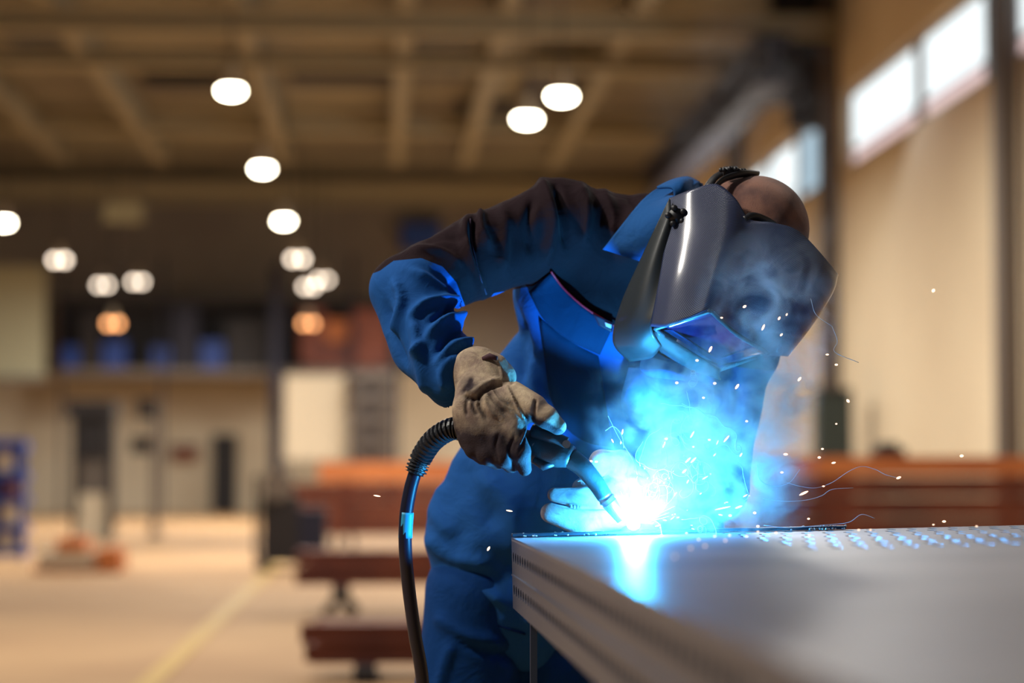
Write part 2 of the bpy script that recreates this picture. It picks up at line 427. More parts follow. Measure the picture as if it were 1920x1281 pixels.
# other far things
o = pxbox(MB(), 505, 500, 530, 969, 57.5, 0.3); pxbox(o, 498, 960, 537, 969, 57.4, 0.5); tag(o.build('steel_post', M['darkblue']), 'dark blue steel post standing at the far end of the hall', 'post')
o = empty('partition_screen', Wy(588, 985, 56), 'cream partition screen standing right of the blue post', 'screen')
pxbox(MB(), 534, 704, 645, 862, 56, 0.08).build('panel', M['cream'], o); pxbox(MB(), 534, 862, 540, 975, 56, 0.08).build('leg', M['grey'], o); pxbox(MB(), 639, 862, 645, 975, 56, 0.08).build('leg', M['grey'], o)
o = empty('shelf_rack', Wy(695, 975, 55), 'grey shelf rack with dark uprights behind the stacked beams', 'rack')
for x in (655, 692, 730): pxbox(MB(), x, 700, x+7, 975, 55, 0.1).build('upright', M['darkblue'], o)
for y in (705, 745, 785, 825, 862): pxbox(MB(), 655, y, 737, y+8, 55, 0.6).build('shelf', M['grey'], o)
pxbox(MB(), 660, 700, 732, 862, 55.7, 0.05).build('back_panel', M['grey'], o)
o = empty('sign_board', Wy(346, 850, 61.2), 'small brown sign board on the far cream wall', 'sign')
pxbox(MB(), 322, 838, 370, 862, 61.4, 0.4).build('board', M['oxide'], o); pxbox(MB(), 319, 835, 373, 838, 61.35, 0.08).build('frame', M['dark'], o)
o = empty('hanging_sign', Wy(230, 400, 46), 'pale rectangular sign hanging below the roof', 'sign')
pxbox(MB(), 194, 380, 266, 416, 46, 0.08).build('board', M['white'], o)
for x in (205, 255): pxbox(MB(), x, 200, x+2, 380, 46, 0.02).build('hanger', M['grey'], o)
o = empty('wall_panel_light', Wy(40, 700, 57), 'large pale cabin wall panel high on the left', 'panel')
pxbox(MB(), -60, 500, 84, 706, 57, 0.3).build('panel', M['white'], o); pxbox(MB(), -60, 706, 88, 716, 56.9, 0.4).build('ledge', M['grey'], o)
o = empty('wall_board', Wy(788, 470, 61.3), 'small blue board high on the far wall behind the elbow', 'board')
pxbox(MB(), 752, 418, 828, 468, 61.5, 0.45).build('board', M['blue'], o); pxbox(MB(), 750, 415, 830, 419, 61.45, 0.45).build('frame', M['dark'], o)
# machines at left
o = empty('press_machine', Wy(170, 1012, 38), 'tall dark frame press standing before the far cream wall', 'machine')
pxbox(MB(), 122, 752, 214, 780, 38, 0.8).build('crown', M['dark'], o)
pxbox(MB(), 134, 780, 144, 1010, 38, 0.3).build('upright', M['dark'], o); pxbox(MB(), 200, 780, 214, 1010, 38, 0.3).build('upright', M['dark'], o)
pxbox(MB(), 144, 780, 200, 860, 38.2, 0.4).build('ram', M['dark'], o); pxbox(MB(), 146, 860, 200, 925, 38.3, 0.3).build('slide', M['grey'], o); pxbox(MB(), 150, 926, 204, 1012, 38.1, 0.3).build('bed', M['cream'], o)
o = empty('control_column', Wy(275, 1000, 40), 'dark control column with two black boxes right of the press', 'machine')
pxbox(MB(), 282, 750, 296, 1000, 40, 0.2).build('post', M['grey'], o); pxbox(MB(), 258, 748, 292, 784, 40, 0.3).build('box', M['dark'], o); pxbox(MB(), 245, 820, 282, 850, 40, 0.3).build('box', M['dark'], o)
pxbox(MB(), 276, 998, 304, 1006, 40, 0.4).build('foot', M['grey'], o)
o = empty('blue_rack', Wy(20, 1055, 29), 'blue rack with four shelves at the left edge', 'rack')
for x in (-50, 38): pxbox(MB(), x, 822, x+9, 1052, 29, 0.1).build('upright', M['blue'], o)
for y in (830, 888, 930, 985, 1030): pxbox(MB(), -50, y, 46, y+14, 29, 0.5).build('shelf', M['blue'], o)
pxbox(MB(), -50, 825, 44, 1045, 29.5, 0.03).build('back_panel', M['blue'], o)
for k, (x, y, s) in enumerate(((-8, 846, 'upper'), (2, 945, 'second lowest'), (-4, 1001, 'lowest'), (6, 905, 'middle'))):
    q = pxbox(MB(), x+2, y, x+24, y+(28 if k < 3 else 14)+10, 29.05, 0.35); tag(q.build('parts_bin', M['cream'] if k < 3 else M['oxide']), ('pale' if k < 3 else 'brown') + ' bin on the %s shelf of the blue rack' % s, 'bin', 'bins on the blue rack')
pa = empty('pallet', Wy(140, 1085, 27), 'wooden pallet lying on the floor before the press', 'pallet')
for k in range(5): pxbox(MB(), 60+k*34, 1066, 60+k*34+26, 1073, 26.6, 1.0).build('slat', M['orange'], pa)
for k in range(3): pxbox(MB(), 62, 1073, 222, 1086, 26.6+k*0.42, 0.1).build('runner', M['dark'], pa)
for (x0, y0, x1, y1, m, lb) in ((70, 1035, 175, 1066, 'cream', 'flat pale package on the floor pallet'), (105, 1010, 160, 1035, 'orange', 'orange box stacked on the pale package'), (180, 1030, 226, 1066, 'orange', 'orange box at the right end of the floor pallet')):
    q = pxbox(MB(), x0, y0, x1, y1, 26.7, 0.7); a = Wy((x0+x1)/2, y0, 26.65); q.box((a.x, 27.05, a.z+0.006), (0.06, 0.7, 0.012)); tag(q.build('package', M[m]), lb, 'box')
wc = empty('welding_cart', Wy(540, 1070, 27), 'dark welding cart with a round reel beside the beam stacks', 'cart')
pxbox(MB(), 490, 930, 560, 1045, 27, 0.6).build('cabinet', M['dark'], wc); pxbox(MB(), 560, 955, 612, 1045, 27.1, 0.6).build('tank', M['darkblue'], wc)
c0 = Wy(520, 910, 26.9); MB().cyl(c0, c0+Vector((0, .15, 0)), 0.17, 24).build('reel', M['grey'], wc)
pxbox(MB(), 476, 892, 486, 1046, 27, 0.05).build('handle', M['dark'], wc); pxbox(MB(), 480, 1045, 620, 1056, 27, 0.7).build('base', M['dark'], wc)
for x in (492, 600):
    c0 = Vector((Wy(x, 1024, 26.9).x, 26.9, 0.08)); MB().cyl(c0, c0+Vector((0, .08, 0)), 0.08, 20).build('wheel', M['dark'], wc)
cb = empty('cabinet', Wy(1568, 1030, 34), 'dark teal cabinet standing against the right wall column', 'cabinet')
TE = mat('teal_paint', srgb(38,52,52), 0.5); pxbox(MB(), 1534, 735, 1598, 1030, 34, 0.4).build('body', TE, cb); pxbox(MB(), 1534, 728, 1598, 735, 33.95, 0.45).build('top', M['dark'], cb)
for k in (0, 1): pxbox(MB(), 1538+k*30, 742, 1565+k*30, 1020, 33.96, 0.04).build('door', TE, cb)

# floor marking
tag(MB().box((-1.22, 24, 0.004), (0.13, 26, 0.008)).build('floor_line', M['line']), kind='structure')

# stacks of primed steel beams on trestles
def ibeam(mb, x0, x1, y, z, h=0.16, w_=0.12):
    xm, ln = (x0+x1)/2, abs(x1-x0)
    mb.box((xm, y, z+h-0.008), (ln, w_, 0.016)).box((xm, y, z+0.008), (ln, w_, 0.016)).box((xm, y, z+h/2), (ln, 0.02, h-0.03)); return mb
def stack(Y, px0, px1, z0, nrow, ncol, where, top=None, h=0.16, gap=0.015):
    x0, x1 = Wy(px0, 900, Y).x, Wy(px1, 900, Y).x
    proto = None
    for tx in (x0+0.25, x1-0.4):
        t = empty('trestle', (tx, Y, 0), 'low dark trestle under the %s beam stack, %s end' % (where, 'left' if tx < (x0+x1)/2 else 'right'), 'trestle')
        MB().box((tx, Y+0.2-0.1, z0-min(z0, .1)/2), (0.12, ncol*0.16+0.5, min(z0, .1))).build('top_bar', M['dark'], t)
        for s in (-1, 1) if z0 > 0.15 else ():
            yy = Y+0.2+s*(ncol*0.08)
            MB().bar((tx-0.02, yy, z0-0.1), (tx-0.12, yy, 0), 0.06).build('leg', M['dark'], t)
            MB().bar((tx+0.02, yy, z0-0.1), (tx+0.12, yy, 0), 0.06).build('leg', M['dark'], t)
    for r in range(nrow):
        for c in range(ncol):
            off = random.uniform(-.12, .12)
            m = M['orange'] if (top and r >= nrow-top) else M['oxide']
            nmx = 'orange timber' if m is M['orange'] else 'red oxide steel beam'
            mb = MB()
            yy = Y+c*0.15; zz = z0+r*(h+gap)
            if m is M['orange']: mb.box(((x0+x1)/2+off, yy, zz+h/2), (x1-x0, 0.13, h))
            else: ibeam(mb, x0+off, x1+off, yy, zz, h)
            rows = ['bottom', 'second', 'third', 'fourth', 'fifth', 'sixth']
            cols = ['front', 'middle', 'rear', 'hindmost']
            tag(mb.build('timber_beam' if m is M['orange'] else 'steel_beam', m), '%s, %s of the %s layer in the %s stack' % (nmx, cols[c], rows[r] , where), 'beam', 'beams in the %s stack' % where)
stack(13.2, 600, 1150, 0.08, 2, 3, 'nearest', h=0.1)
stack(13.9, 592, 700, 0.45, 0, 3, 'none') if False else None
stack(19.0, 580, 1250, 0.23, 2, 3, 'second', h=0.125)
stack(30.0, 552, 1380, 0.32, 3, 3, 'third', top=0, h=0.2)
stack(34.0, 612, 1300, 0.95, 1, 3, 'far orange', top=1, h=0.28)
stack(22.0, 1432, 2350, 0.50, 4, 3, 'right hand', top=1, h=0.175)
q = empty('small_machine', Wy(1665, 850, 24), 'small dark box lying on top of the right hand beam stack', 'box'); 
zt_ = 0.50+4*0.19-0.015
a = Wy(1665, 850, 22.1); MB().box((a.x, 22.1, zt_+0.04), (0.28, 0.25, 0.08)).build('body', M['dark'], q); MB().box((a.x, 22.1, zt_+0.105), (0.15, 0.2, 0.05)).build('lid', M['darkblue'], q)
q.location = (a.x, 22.1, zt_)
for ch in q.children: ch.data.transform(Matrix.Translation(Wy(1665, 850, 24)-q.location))

# pendant lamps
def lamp(px, py, h=4.6, r=0.088, glow='lamp', Y=None, label='', two=False):
    Y = Y or 4533*h/(880-py); p = Wy(px, py, Y)
    e = empty('pendant_lamp', (p.x, Y, p.z), label, 'lamp', 'pendant lamps of the hall')
    m = MB(); m.tube([(p.x, Y, p.z+0.32), (p.x, Y, p.z+0.22), (p.x, Y, p.z+0.12), (p.x, Y, p.z+0.03)], [0.05, 0.07, r*0.8, r*1.25], 20)
    m.build('lamp_shade', M['shade'], e)
    MB().cyl((p.x, Y, p.z+0.3), (p.x, Y, ZC), 0.012, 8).build('rod', M['dark'], e)
    if two:
        for s in (-1, 1): MB().ball((p.x+s*0.11, Y, p.z-0.01), r*0.8, 8).build('bulb', M[glow], e)
    else: MB().ball((p.x, Y, p.z), r, 8, (1.25, 1, 0.55)).build('bulb', M[glow], e)
lamp(433, 171, r=0.110, label='brightest pendant lamp high at the left, nearest of its row')
lamp(492, 317, r=0.110, label='second pendant lamp of the left row, below the nearest one')
lamp(532, 415, r=0.110, label='third pendant lamp down the left row')
lamp(558, 485, r=0.088, glow='lampfar', two=True, label='fourth pendant lamp of the left row, with double bulb')
lamp(580, 537, r=0.088, glow='lampfar', two=True, label='fifth pendant lamp of the left row, overlapping a fainter one')
lamp(605, 524, h=4.6, r=0.077, glow='lampfar', two=True, label='fainter pendant lamp just right of the fifth lamp')
lamp(8, 418, r=0.105, label='pendant lamp cut by the left edge of the photo')
lamp(112, 487, r=0.088, glow='lampfar', two=True, label='double pendant lamp above the pale cabin panel')
lamp(193, 534, r=0.083, glow='lampfar', two=True, label='left one of the two small lamps above the mezzanine')
lamp(258, 528, r=0.083, glow='lampfar', two=True, label='right one of the two small lamps above the mezzanine')
lamp(1053, 181, r=0.121, label='upper bright pendant lamp above the welder')
lamp(988, 224, r=0.121, label='lower bright pendant lamp above the welder')
lamp(578, 606, Y=57, r=0.083, glow='lampor', two=True, label='pinkish lamp in front of the red crates')
lamp(212, 606, Y=57, r=0.094, glow='lampor', two=True, label='orange lamp glowing among the mezzanine crates')

# ================================================================== welding table
AR = P(1188, 989, 4.41)                    # the arc
TA = P(959, 1008, 4.50); TB = P(1920, 985, 4.562)
tx = (TB-TA).normalized(); ty = Vector((P(672, 880, 50)-CAM)).normalized()*-1; ty.z = 0; ty.normalize()
ty = (ty - tx*ty.dot(tx)).normalized(); tz = tx.cross(ty)
if tz.z < 0: tz = -tz
TW, TL, TH = 1.75, 3.75, 0.131
def T(u, v, z=0.0): return TA + tx*u + ty*v + tz*z      # u right along far edge, v towards the camera
STEEL = mat('galvanised_sheet', (0.29, 0.285, 0.32, 1), 0.40, 0.55, col2=(0.20, 0.20, 0.235, 1), nscale=3, bump=0.04, bscale=14)
STEEL2 = mat('dull_steel_side', (0.085, 0.125, 0.22, 1), 0.36, 0.85, bump=0.05, bscale=20)
BLK = mat('black_plastic', (0.012, 0.013, 0.018, 1), 0.45)
tb = empty('welding_table', (TA.x+0.8, TA.y-1.2, 0), 'steel sheet table with slotted sides the welder works on', 'table')
def slotted(origin, eu, ev, nrm, U, V_, cells, thick=0.004):
    """plate spanned by eu*U, ev*V_ with slots cut at cells (u0,u1,v0,v1); rows share v0,v1"""
    mb = MB(); rows = {}
    for c in cells: rows.setdefault((c[2], c[3]), []).append((c[0], c[1]))
    pt = lambda u, v, z=0: origin+eu*u+ev*v+nrm*z
    def q(u0, u1, v0, v1):
        if u1-u0 > 1e-5 and v1-v0 > 1e-5: mb.add([pt(u0,v0),pt(u1,v0),pt(u1,v1),pt(u0,v1)], [(0,1,2,3)])
    v = 0.0
    for (v0, v1) in sorted(rows):
        q(0, U, v, v0); u = 0.0
        for (u0, u1) in sorted(rows[(v0, v1)]):
            q(u, u0, v0, v1); u = u1
            # octagonal-ended slot: corners filled
            cu, cv = (u1-u0)*0.3, (v1-v0)*0.3
            for a, b, cc in (((u0,v0),(u0+cu,v0),(u0,v0+cv)), ((u1,v0),(u1,v0+cv),(u1-cu,v0)), ((u1,v1),(u1-cu,v1),(u1,v1-cv)), ((u0,v1),(u0,v1-cv),(u0+cu,v1))):
                mb.add([pt(*a), pt(*b), pt(*cc)], [(0,1,2)])
            ring = [(u0+cu,v0),(u1-cu,v0),(u1,v0+cv),(u1,v1-cv),(u1-cu,v1),(u0+cu,v1),(u0,v1-cv),(u0,v0+cv)]
            top = [pt(a, b) for a, b in ring]; bot = [pt(a, b, -0.012) for a, b in ring]
            mb.add(top+bot, [(i, (i+1) % 8, 8+(i+1) % 8, 8+i) for i in range(8)])
        q(u, U, v0, v1); v = v1
    q(0, U, v, V_)
    return mb
cells = []
for r in range(9):
    v0 = 0.045+r*0.105
    st = 0.0125 if r % 2 else 0
    for k in range(34):
        u0 = 0.385+k*0.0385+st
        if u0 < 1.7: cells.append((u0, u0+0.013, v0, v0+0.055))
slotted(TA, tx, ty, tz, TW, TL, cells).build('table_top', STEEL, tb)
cells = []
for r, v0 in enumerate((0.026, 0.086)):
    for k in range(44): cells.append((0.03+k*0.062, 0.03+k*0.062+0.034, v0, v0+0.018))
slotted(TA, ty, -tz, -tx, TL, TH, cells).build('side_panel', STEEL2, tb)
MB().bar(T(0.004, 0, -0.003), T(0.004, TL, -0.003), 0.008, 0.006).build('rolled_edge', STEEL, tb)
MB().bar(T(-0.002, 0.03, -0.068), T(-0.002, TL, -0.068), 0.003, 0.003).build('seam', STEEL2, tb)
fb = MB(); fb.bar(T(0, 0.0, -TH/2), T(TW, 0.0, -TH/2), 0.004, TH); fb.build('rear_panel', STEEL2, tb)
fb = MB(); fb.bar(T(TW, 0.0, -TH/2), T(TW, TL, -TH/2), 0.004, TH); fb.build('side_panel', STEEL2, tb)
fb = MB(); fb.bar(T(0.0, TL, -TH/2), T(TW, TL, -TH/2), 0.004, TH); fb.build('front_panel', STEEL2, tb)
MB().bar(T(0.02, TL/2, -0.10), T(TW-0.02, TL/2, -0.10), TL-0.06, 0.003).build('inner_tray', mat('tray_dark', (0.02, 0.02, 0.03, 1), 0.7), tb) if False else None
for (u, v) in ((0.036, 0.03), (TW-0.05, 0.03), (0.036, TL-0.05), (TW-0.05, TL-0.05)):
    a = T(u, v, -TH); MB().bar(a, (a.x, a.y, 0), 0.012, 0.03, up=(0, 1, 0)).build('leg', STEEL2, tb)
# flat bar being welded
br = MB(); br.bar(T(0.0, 0.012, 0.0045), T(0.625, 0.012, 0.0045), 0.03, 0.006)
tag(br.build('steel_bar', mat('black_mill_steel', (0.03, 0.035, 0.05, 1), 0.35, 0.6), bevel=0.001), 'thin dark flat bar being welded along the far table edge', 'bar')
random.seed(3)
sp = MB()
for k in range(60):
    u = random.choice((random.gauss(0.09, 0.05), random.gauss(0.58, 0.03))); v = random.uniform(0.0, 0.05)
    if u > 0.01: sp.ball(T(u, v, 0.003+(0.004 if v < 0.027 else 0)), random.uniform(0.001, 0.0028), 4)
tag(sp.build('weld_spatter', mat('spatter', (0.5, 0.5, 0.52, 1), 0.3, 0.9), smooth=True), 'grains of weld spatter along the flat bar', 'spatter', kind='stuff')

# ================================================================== the welder
PL = P(930, 1900, 4.95); PL.z = 0
man = empty('person', PL, 'welder in blue and navy workwear bending over the steel table with a torch', 'person')
def rc(a, b, r1, r2, sq=1.0, k=None):
    A_, B_ = L(*a), L(*b)
    t = (A_, B_, r1, r2, sq)
    return t if k is None else t+(k,)
def cloth(name, base, navy=None, zone=False):
    m = bpy.data.materials.new(name); m.use_nodes = True; nt = m.node_tree; N, LK = nt.nodes, nt.links
    b = N['Principled BSDF']; b.inputs['Roughness'].default_value = 0.8; b.inputs['Specular IOR Level'].default_value = 0.06
    b.inputs['Sheen Weight'].default_value = 0.035; b.inputs['Sheen Roughness'].default_value = 0.45; b.inputs['Sheen Tint'].default_value = (0.35, 0.5, 1.0, 1)
    b.inputs['Base Color'].default_value = base
    tc = N.new('ShaderNodeTexCoord')
    if zone:
        at = N.new('ShaderNodeAttribute'); at.attribute_name = 'zone'
        gt = N.new('ShaderNodeMath'); gt.operation = 'GREATER_THAN'; gt.inputs[1].default_value = 0.0; LK.new(at.outputs['Fac'], gt.inputs[0])
        mx = N.new('ShaderNodeMix'); mx.data_type = 'RGBA'; mx.inputs['A'].default_value = base; mx.inputs['B'].default_value = navy
        LK.new(gt.outputs[0], mx.inputs['Factor']); LK.new(mx.outputs['Result'], b.inputs['Base Color'])
        mx2 = N.new('ShaderNodeMix'); mx2.data_type = 'RGBA'; mx2.inputs['A'].default_value = (0.35, 0.5, 1, 1); mx2.inputs['B'].default_value = (0.8, 0.6, 0.6, 1)
        LK.new(gt.outputs[0], mx2.inputs['Factor']); LK.new(mx2.outputs['Result'], b.inputs['Sheen Tint'])
    n = N.new('ShaderNodeTexNoise'); n.inputs['Scale'].default_value = 700; n.inputs['Detail'].default_value = 2; LK.new(tc.outputs['Object'], n.inputs['Vector'])
    n2 = N.new('ShaderNodeTexNoise'); n2.inputs['Scale'].default_value = 14; n2.inputs['Detail'].default_value = 4; n2.inputs['Distortion'].default_value = 1.0; LK.new(tc.outputs['Object'], n2.inputs['Vector'])
    bp = N.new('ShaderNodeBump'); bp.inputs['Strength'].default_value = 0.25; bp.inputs['Distance'].default_value = 0.001; LK.new(n.outputs[0], bp.inputs['Height'])
    bp2 = N.new('ShaderNodeBump'); bp2.inputs['Strength'].default_value = 0.5; bp2.inputs['Distance'].default_value = 0.012; LK.new(n2.outputs[0], bp2.inputs['Height'])
    LK.new(bp.outputs[0], bp2.inputs['Normal']); LK.new(bp2.outputs[0], b.inputs['Normal'])
    return m
BLUE = (0.014, 0.085, 0.30, 1); NAVY = (0.017, 0.009, 0.012, 1)
JK = cloth('workwear_jacket', BLUE, NAVY, True); JB = cloth('workwear_blue', (0.006, 0.028, 0.07, 1)); JC = cloth('collar_blue', (0.018, 0.095, 0.30, 1))
TR = cloth('workwear_trousers', (0.006, 0.042, 0.17, 1))
SKIN = mat('skin', (0.30, 0.15, 0.10, 1), 0.55, col2=(0.22, 0.10, 0.075, 1), nscale=30, bump=0.1, bscale=300)

torso = [rc((1175,575,4.90), (1075,770,4.95), .185, .17, .72), rc((1075,770,4.95), (978,930,4.97), .17, .150, .8),
         rc((978,930,4.97), (935,1010,4.98), .150, .142, .85), rc((935,1010,4.98), (945,1080,4.98), .142, .130, .9), rc((945,1080,4.98), (975,1130,4.98), .128, .140, .9),
         rc((1050,440,4.83), (1230,470,4.80), .098, .105, .8), rc((1230,470,4.80), (1310,560,4.84), .10, .12, .8),
         rc((1110,560,4.86), (1330,640,4.84), .16, .13, .7), rc((1185,720,4.92), (1235,950,4.93), .16, .13, .6), rc((1060,960,4.95), (1250,1000,4.93), .12, .10, .7),
         rc((1235,440,4.74), (1290,425,4.68), .075, .072, .9, .02)]
rarm = [rc((1046,424,4.80), (900,478,4.72), .090, .080, .9, .03), rc((900,478,4.72), (768,542,4.64), .080, .068, 1, .012),
        rc((766,545,4.63), (800,640,4.57), .073, .070, 1, .012), rc((800,640,4.57), (852,712,4.50), .070, .056, 1, .012)]
larm = [rc((1385,590,4.86), (1352,760,4.82), .088, .078, .9), rc((1352,760,4.82), (1338,905,4.80), .078, .068, .9),
        rc((1335,920,4.79), (1262,930,4.72), .066, .056, .9), rc((1262,930,4.72), (1212,930,4.64), .056, .05, .9)]
chest = [rc((1215,725,4.72), (1285,760,4.72), .045, .04, .9, .03)]
NAVYP = [(712,508),(738,489),(790,484),(830,500),(856,530),(872,574),(905,578),(926,550),(1000,536),(1035,512),(1068,552),(1100,580),(1150,612),(1250,672),(1480,700),(1500,300),(680,300),(680,520)]
folds = [
 # forearm sleeve
 ([(735,520),(752,560),(742,610),(733,625)], 9, .010), ([(765,505),(830,545),(850,580)], 8, .009),
 ([(770,600),(800,570),(862,562)], 9, .012), ([(768,590),(785,660),(800,640)], 8, .008), ([(800,640),(830,605),(880,590)], 9, .011),
 ([(778,600),(790,650),(800,680)], 7, .008), ([(820,690),(850,650),(905,640)], 8, .010), ([(838,735),(830,700),(860,665)], 8, .009),
 ([(720,560),(735,630),(770,690)], 8, -.007), ([(800,610),(840,585),(870,580)], 6, -.008), ([(800,740),(795,690),(780,650)], 10, .008),
 ([(815,668),(850,625),(900,618)], 6, -.008), ([(850,700),(880,668),(905,660)], 7, .007),
 # upper arm / shoulder
 ([(880,395),(872,440),(890,500),(905,560)], 9, .010), ([(905,392),(900,420),(925,470)], 8, .009), ([(893,400),(885,450),(900,520)], 5, -.010),
 ([(1015,338),(1028,380),(1035,430),(1020,500)], 10, .012), ([(1040,345),(1052,400),(1065,470)], 7, -.012), ([(1085,342),(1098,400),(1090,460)], 13, .010),
 ([(1125,350),(1150,400),(1160,440)], 12, .009), ([(1000,372),(990,420),(1000,480)], 8, -.007), ([(760,470),(830,470),(870,500)], 7, .006), ([(790,455),(840,440),(880,450)], 8, -.005),
 ([(940,380),(950,440),(940,520)], 12, .007), ([(855,520),(840,560),(850,600)], 8, -.010), ([(1170,365),(1200,385),(1215,400)], 9, -.006),
 # chest and body
 ([(1010,640),(1000,700),(1020,760)], 12, .010), ([(1040,700),(1075,790),(1120,860)], 16, .010), ([(980,600),(975,660),(985,720)], 9, -.008),
 ([(1120,760),(1170,830),(1190,900)], 16, .010), ([(940,570),(930,640),(935,700)], 14, .008), ([(960,560),(985,640),(1010,690)], 8, -.007),
 ([(870,860),(890,930),(940,990)], 22, -.008), ([(800,1000),(850,1045),(930,1060)], 16, .010), ([(815,1070),(880,1090),(960,1140)], 10, .008),
 ([(830,900),(820,960),(850,1010)], 16, .009), ([(900,880),(960,960),(970,1060)], 22, .008), ([(1180,700),(1240,770),(1290,810)], 12, .010), ([(1190,690),(1250,700),(1330,720)], 10, .010),
 ([(1200,660),(1215,720),(1240,790)], 8, -.012), ([(1330,700),(1350,790),(1340,880)], 14, .010), ([(1390,700),(1380,800),(1370,890)], 10, -.008)]
def jpost(V, px, py, N):
    s = np.zeros(len(V))
    for i, (fx, fy, fz, ph) in enumerate(((23, 9, 14, .3), (11, 27, 19, 1.7), (37, 31, 8, 2.9), (45, -38, 22, .9))):
        s += np.sin(V[:, 0]*fx+V[:, 1]*fy+V[:, 2]*fz+ph+1.5*np.sin(V[:, 0]*fy*.7-V[:, 1]*fx*.6))*(0.0030 if i < 2 else .0016)
    # hem at the bottom of the jacket
    return s
base_prims = torso+rarm+larm+chest
def jattr(px, py, V): return poly_sd(px, py, NAVYP)
# jacket cuts: end the sleeve at the cuffs and the body at the hem
def sub(a, b, r): return (L(*a), L(*b), r, r, 1.0, .01, True)
jk, JV, JQ = body_mesh('jacket', base_prims+[sub((905,790,4.52),(950,850,4.50),.075)], 0.0046, JK, man, k=0.035, folds=folds, famp=1.55, post=jpost, attr={'zone': jattr})
bvh = BVHTree.FromPolygons([tuple(v) for v in JV], [tuple(q) for q in JQ])
def drape_d(px, py, dflt=4.8):
    r = Vector(L(px, py, 1.0)).normalized(); h = bvh.ray_cast(Vector((0, 0, 0)), r)
    return -h[0].z if h[0] is not None else dflt
def drape(name, left, right, m, off=0.010, n=16, k=12, thick=0.004, curl=0.0, smooth=3):
    """cloth piece between two edge lines, laid on the jacket"""
    lf = spline(left, 6) if len(left) > 2 else np.array([np.array(left[0])+(np.array(left[1])-np.array(left[0]))*t for t in np.linspace(0, 1, 13)])
    rt = spline(right, 6) if len(right) > 2 else np.array([np.array(right[0])+(np.array(right[1])-np.array(right[0]))*t for t in np.linspace(0, 1, 13)])
    rs = lambda a, m_: np.stack([np.interp(np.linspace(0, 1, m_), np.linspace(0, 1, len(a)), a[:, c]) for c in (0, 1)], 1)
    lf, rt = rs(lf.astype(float), k), rs(rt.astype(float), k)
    pxs = lf[None]+(rt-lf)[None]*np.linspace(0, 1, n)[:, None, None]
    D = np.array([[drape_d(*pxs[i, j]) for j in range(k)] for i in range(n)])
    for _ in range(smooth):
        Dp = np.pad(D, 1, mode='edge'); D = np.minimum(D+0.02, (Dp[:-2, 1:-1]+Dp[2:, 1:-1]+Dp[1:-1, :-2]+Dp[1:-1, 2:]+2*D)/6)
    G = np.array([[L(pxs[i, j][0], pxs[i, j][1], D[i, j]-off-curl*math.sin(math.pi*j/(k-1))) for j in range(k)] for i in range(n)])
    return grid_mesh(name, G, m, man, solid=thick)
# collar: right leaf and stand behind the neck
drape('collar', [(1130,468),(1170,418),(1207,374),(1240,350),(1285,334)], [(1202,490),(1222,452),(1244,408),(1262,372),(1312,342)], JC, off=0.022, curl=0.008, smooth=5)
cs = surf([[(1232,352,4.70),(1262,356,4.66),(1262,400,4.66)], [(1262,338,4.74),(1285,345,4.68),(1290,400,4.70)], [(1292,333,4.80),(1306,345,4.82),(1312,400,4.82)], [(1316,344,4.84),(1318,360,4.85),(1318,400,4.86)]])
grid_mesh('collar_stand', cs, JC, man, solid=0.005)
# chest pocket flap, piping, label, second pocket, placket
drape('pocket_flap', [(990,546),(1006,580),(1012,592)], [(1034,510),(1040,520),(1046,530)], JB, off=0.006) if False else None
fl = drape('pocket_flap', [(1034,511),(1066,550),(1100,580),(1150,612)], [(992,547),(1020,600),(1070,640),(1125,665)], JB, off=0.013, n=12, k=16)
drape('pocket', [(1012,596),(1040,620),(1080,646),(1122,668)], [(1030,740),(1060,800),(1100,830),(1150,840)], JB, off=0.005, n=12, k=12)
RED = mat('red_piping', (0.55, 0.01, 0.03, 1), 0.6)
def piping(name, pts, r, m, off=0.016):
    s = spline(pts, 8); ds = np.array([drape_d(*q) for q in s]); ds = np.convolve(np.pad(ds, 3, mode='edge'), np.ones(7)/7, 'valid')
    return MB().tube([P(q[0], q[1], d-off) for q, d in zip(s, ds)], r, 8).build(name, m, man, smooth=True)
piping('red_piping', [(1033,509),(1048,530),(1066,550),(1100,579),(1150,610),(1180,628)], 0.0022, RED)
drape('pocket_label', [(1112,588),(1122,610)], [(1150,606),(1148,624)], mat('label_black', (0.02, 0.01, 0.03, 1), 0.5), off=0.018, n=6, k=6, smooth=1)
drape('label_print', [(1134,604),(1136,612)], [(1147,609),(1146,616)], mat('label_silver', (0.6, 0.55, 0.7, 1), 0.35), off=0.022, n=6, k=6, smooth=1, thick=0.002)
piping('sleeve_seam', [(882,410),(884,450),(896,505),(912,552)], 0.0015, cloth('seam_navy', (0.05, 0.035, 0.06, 1)), off=0.003)
piping('hem_seam', [(822,1096),(850,1130),(880,1152),(930,1172),(985,1190)], 0.0022, cloth('seam_blue', (0.005, 0.02, 0.10, 1)), off=0.002)
drape('front_fold', [(1180,690),(1165,760),(1190,800)], [(1340,700),(1330,770),(1262,822)], cloth('front_cloth', (0.02, 0.14, 0.45, 1)), off=0.035, n=14, k=12, curl=0.02)
drape('left_collar', [(1205,668),(1200,690),(1215,705)], [(1290,690),(1330,700),(1340,722)], JC, off=0.055, n=10, k=8, curl=0.01)
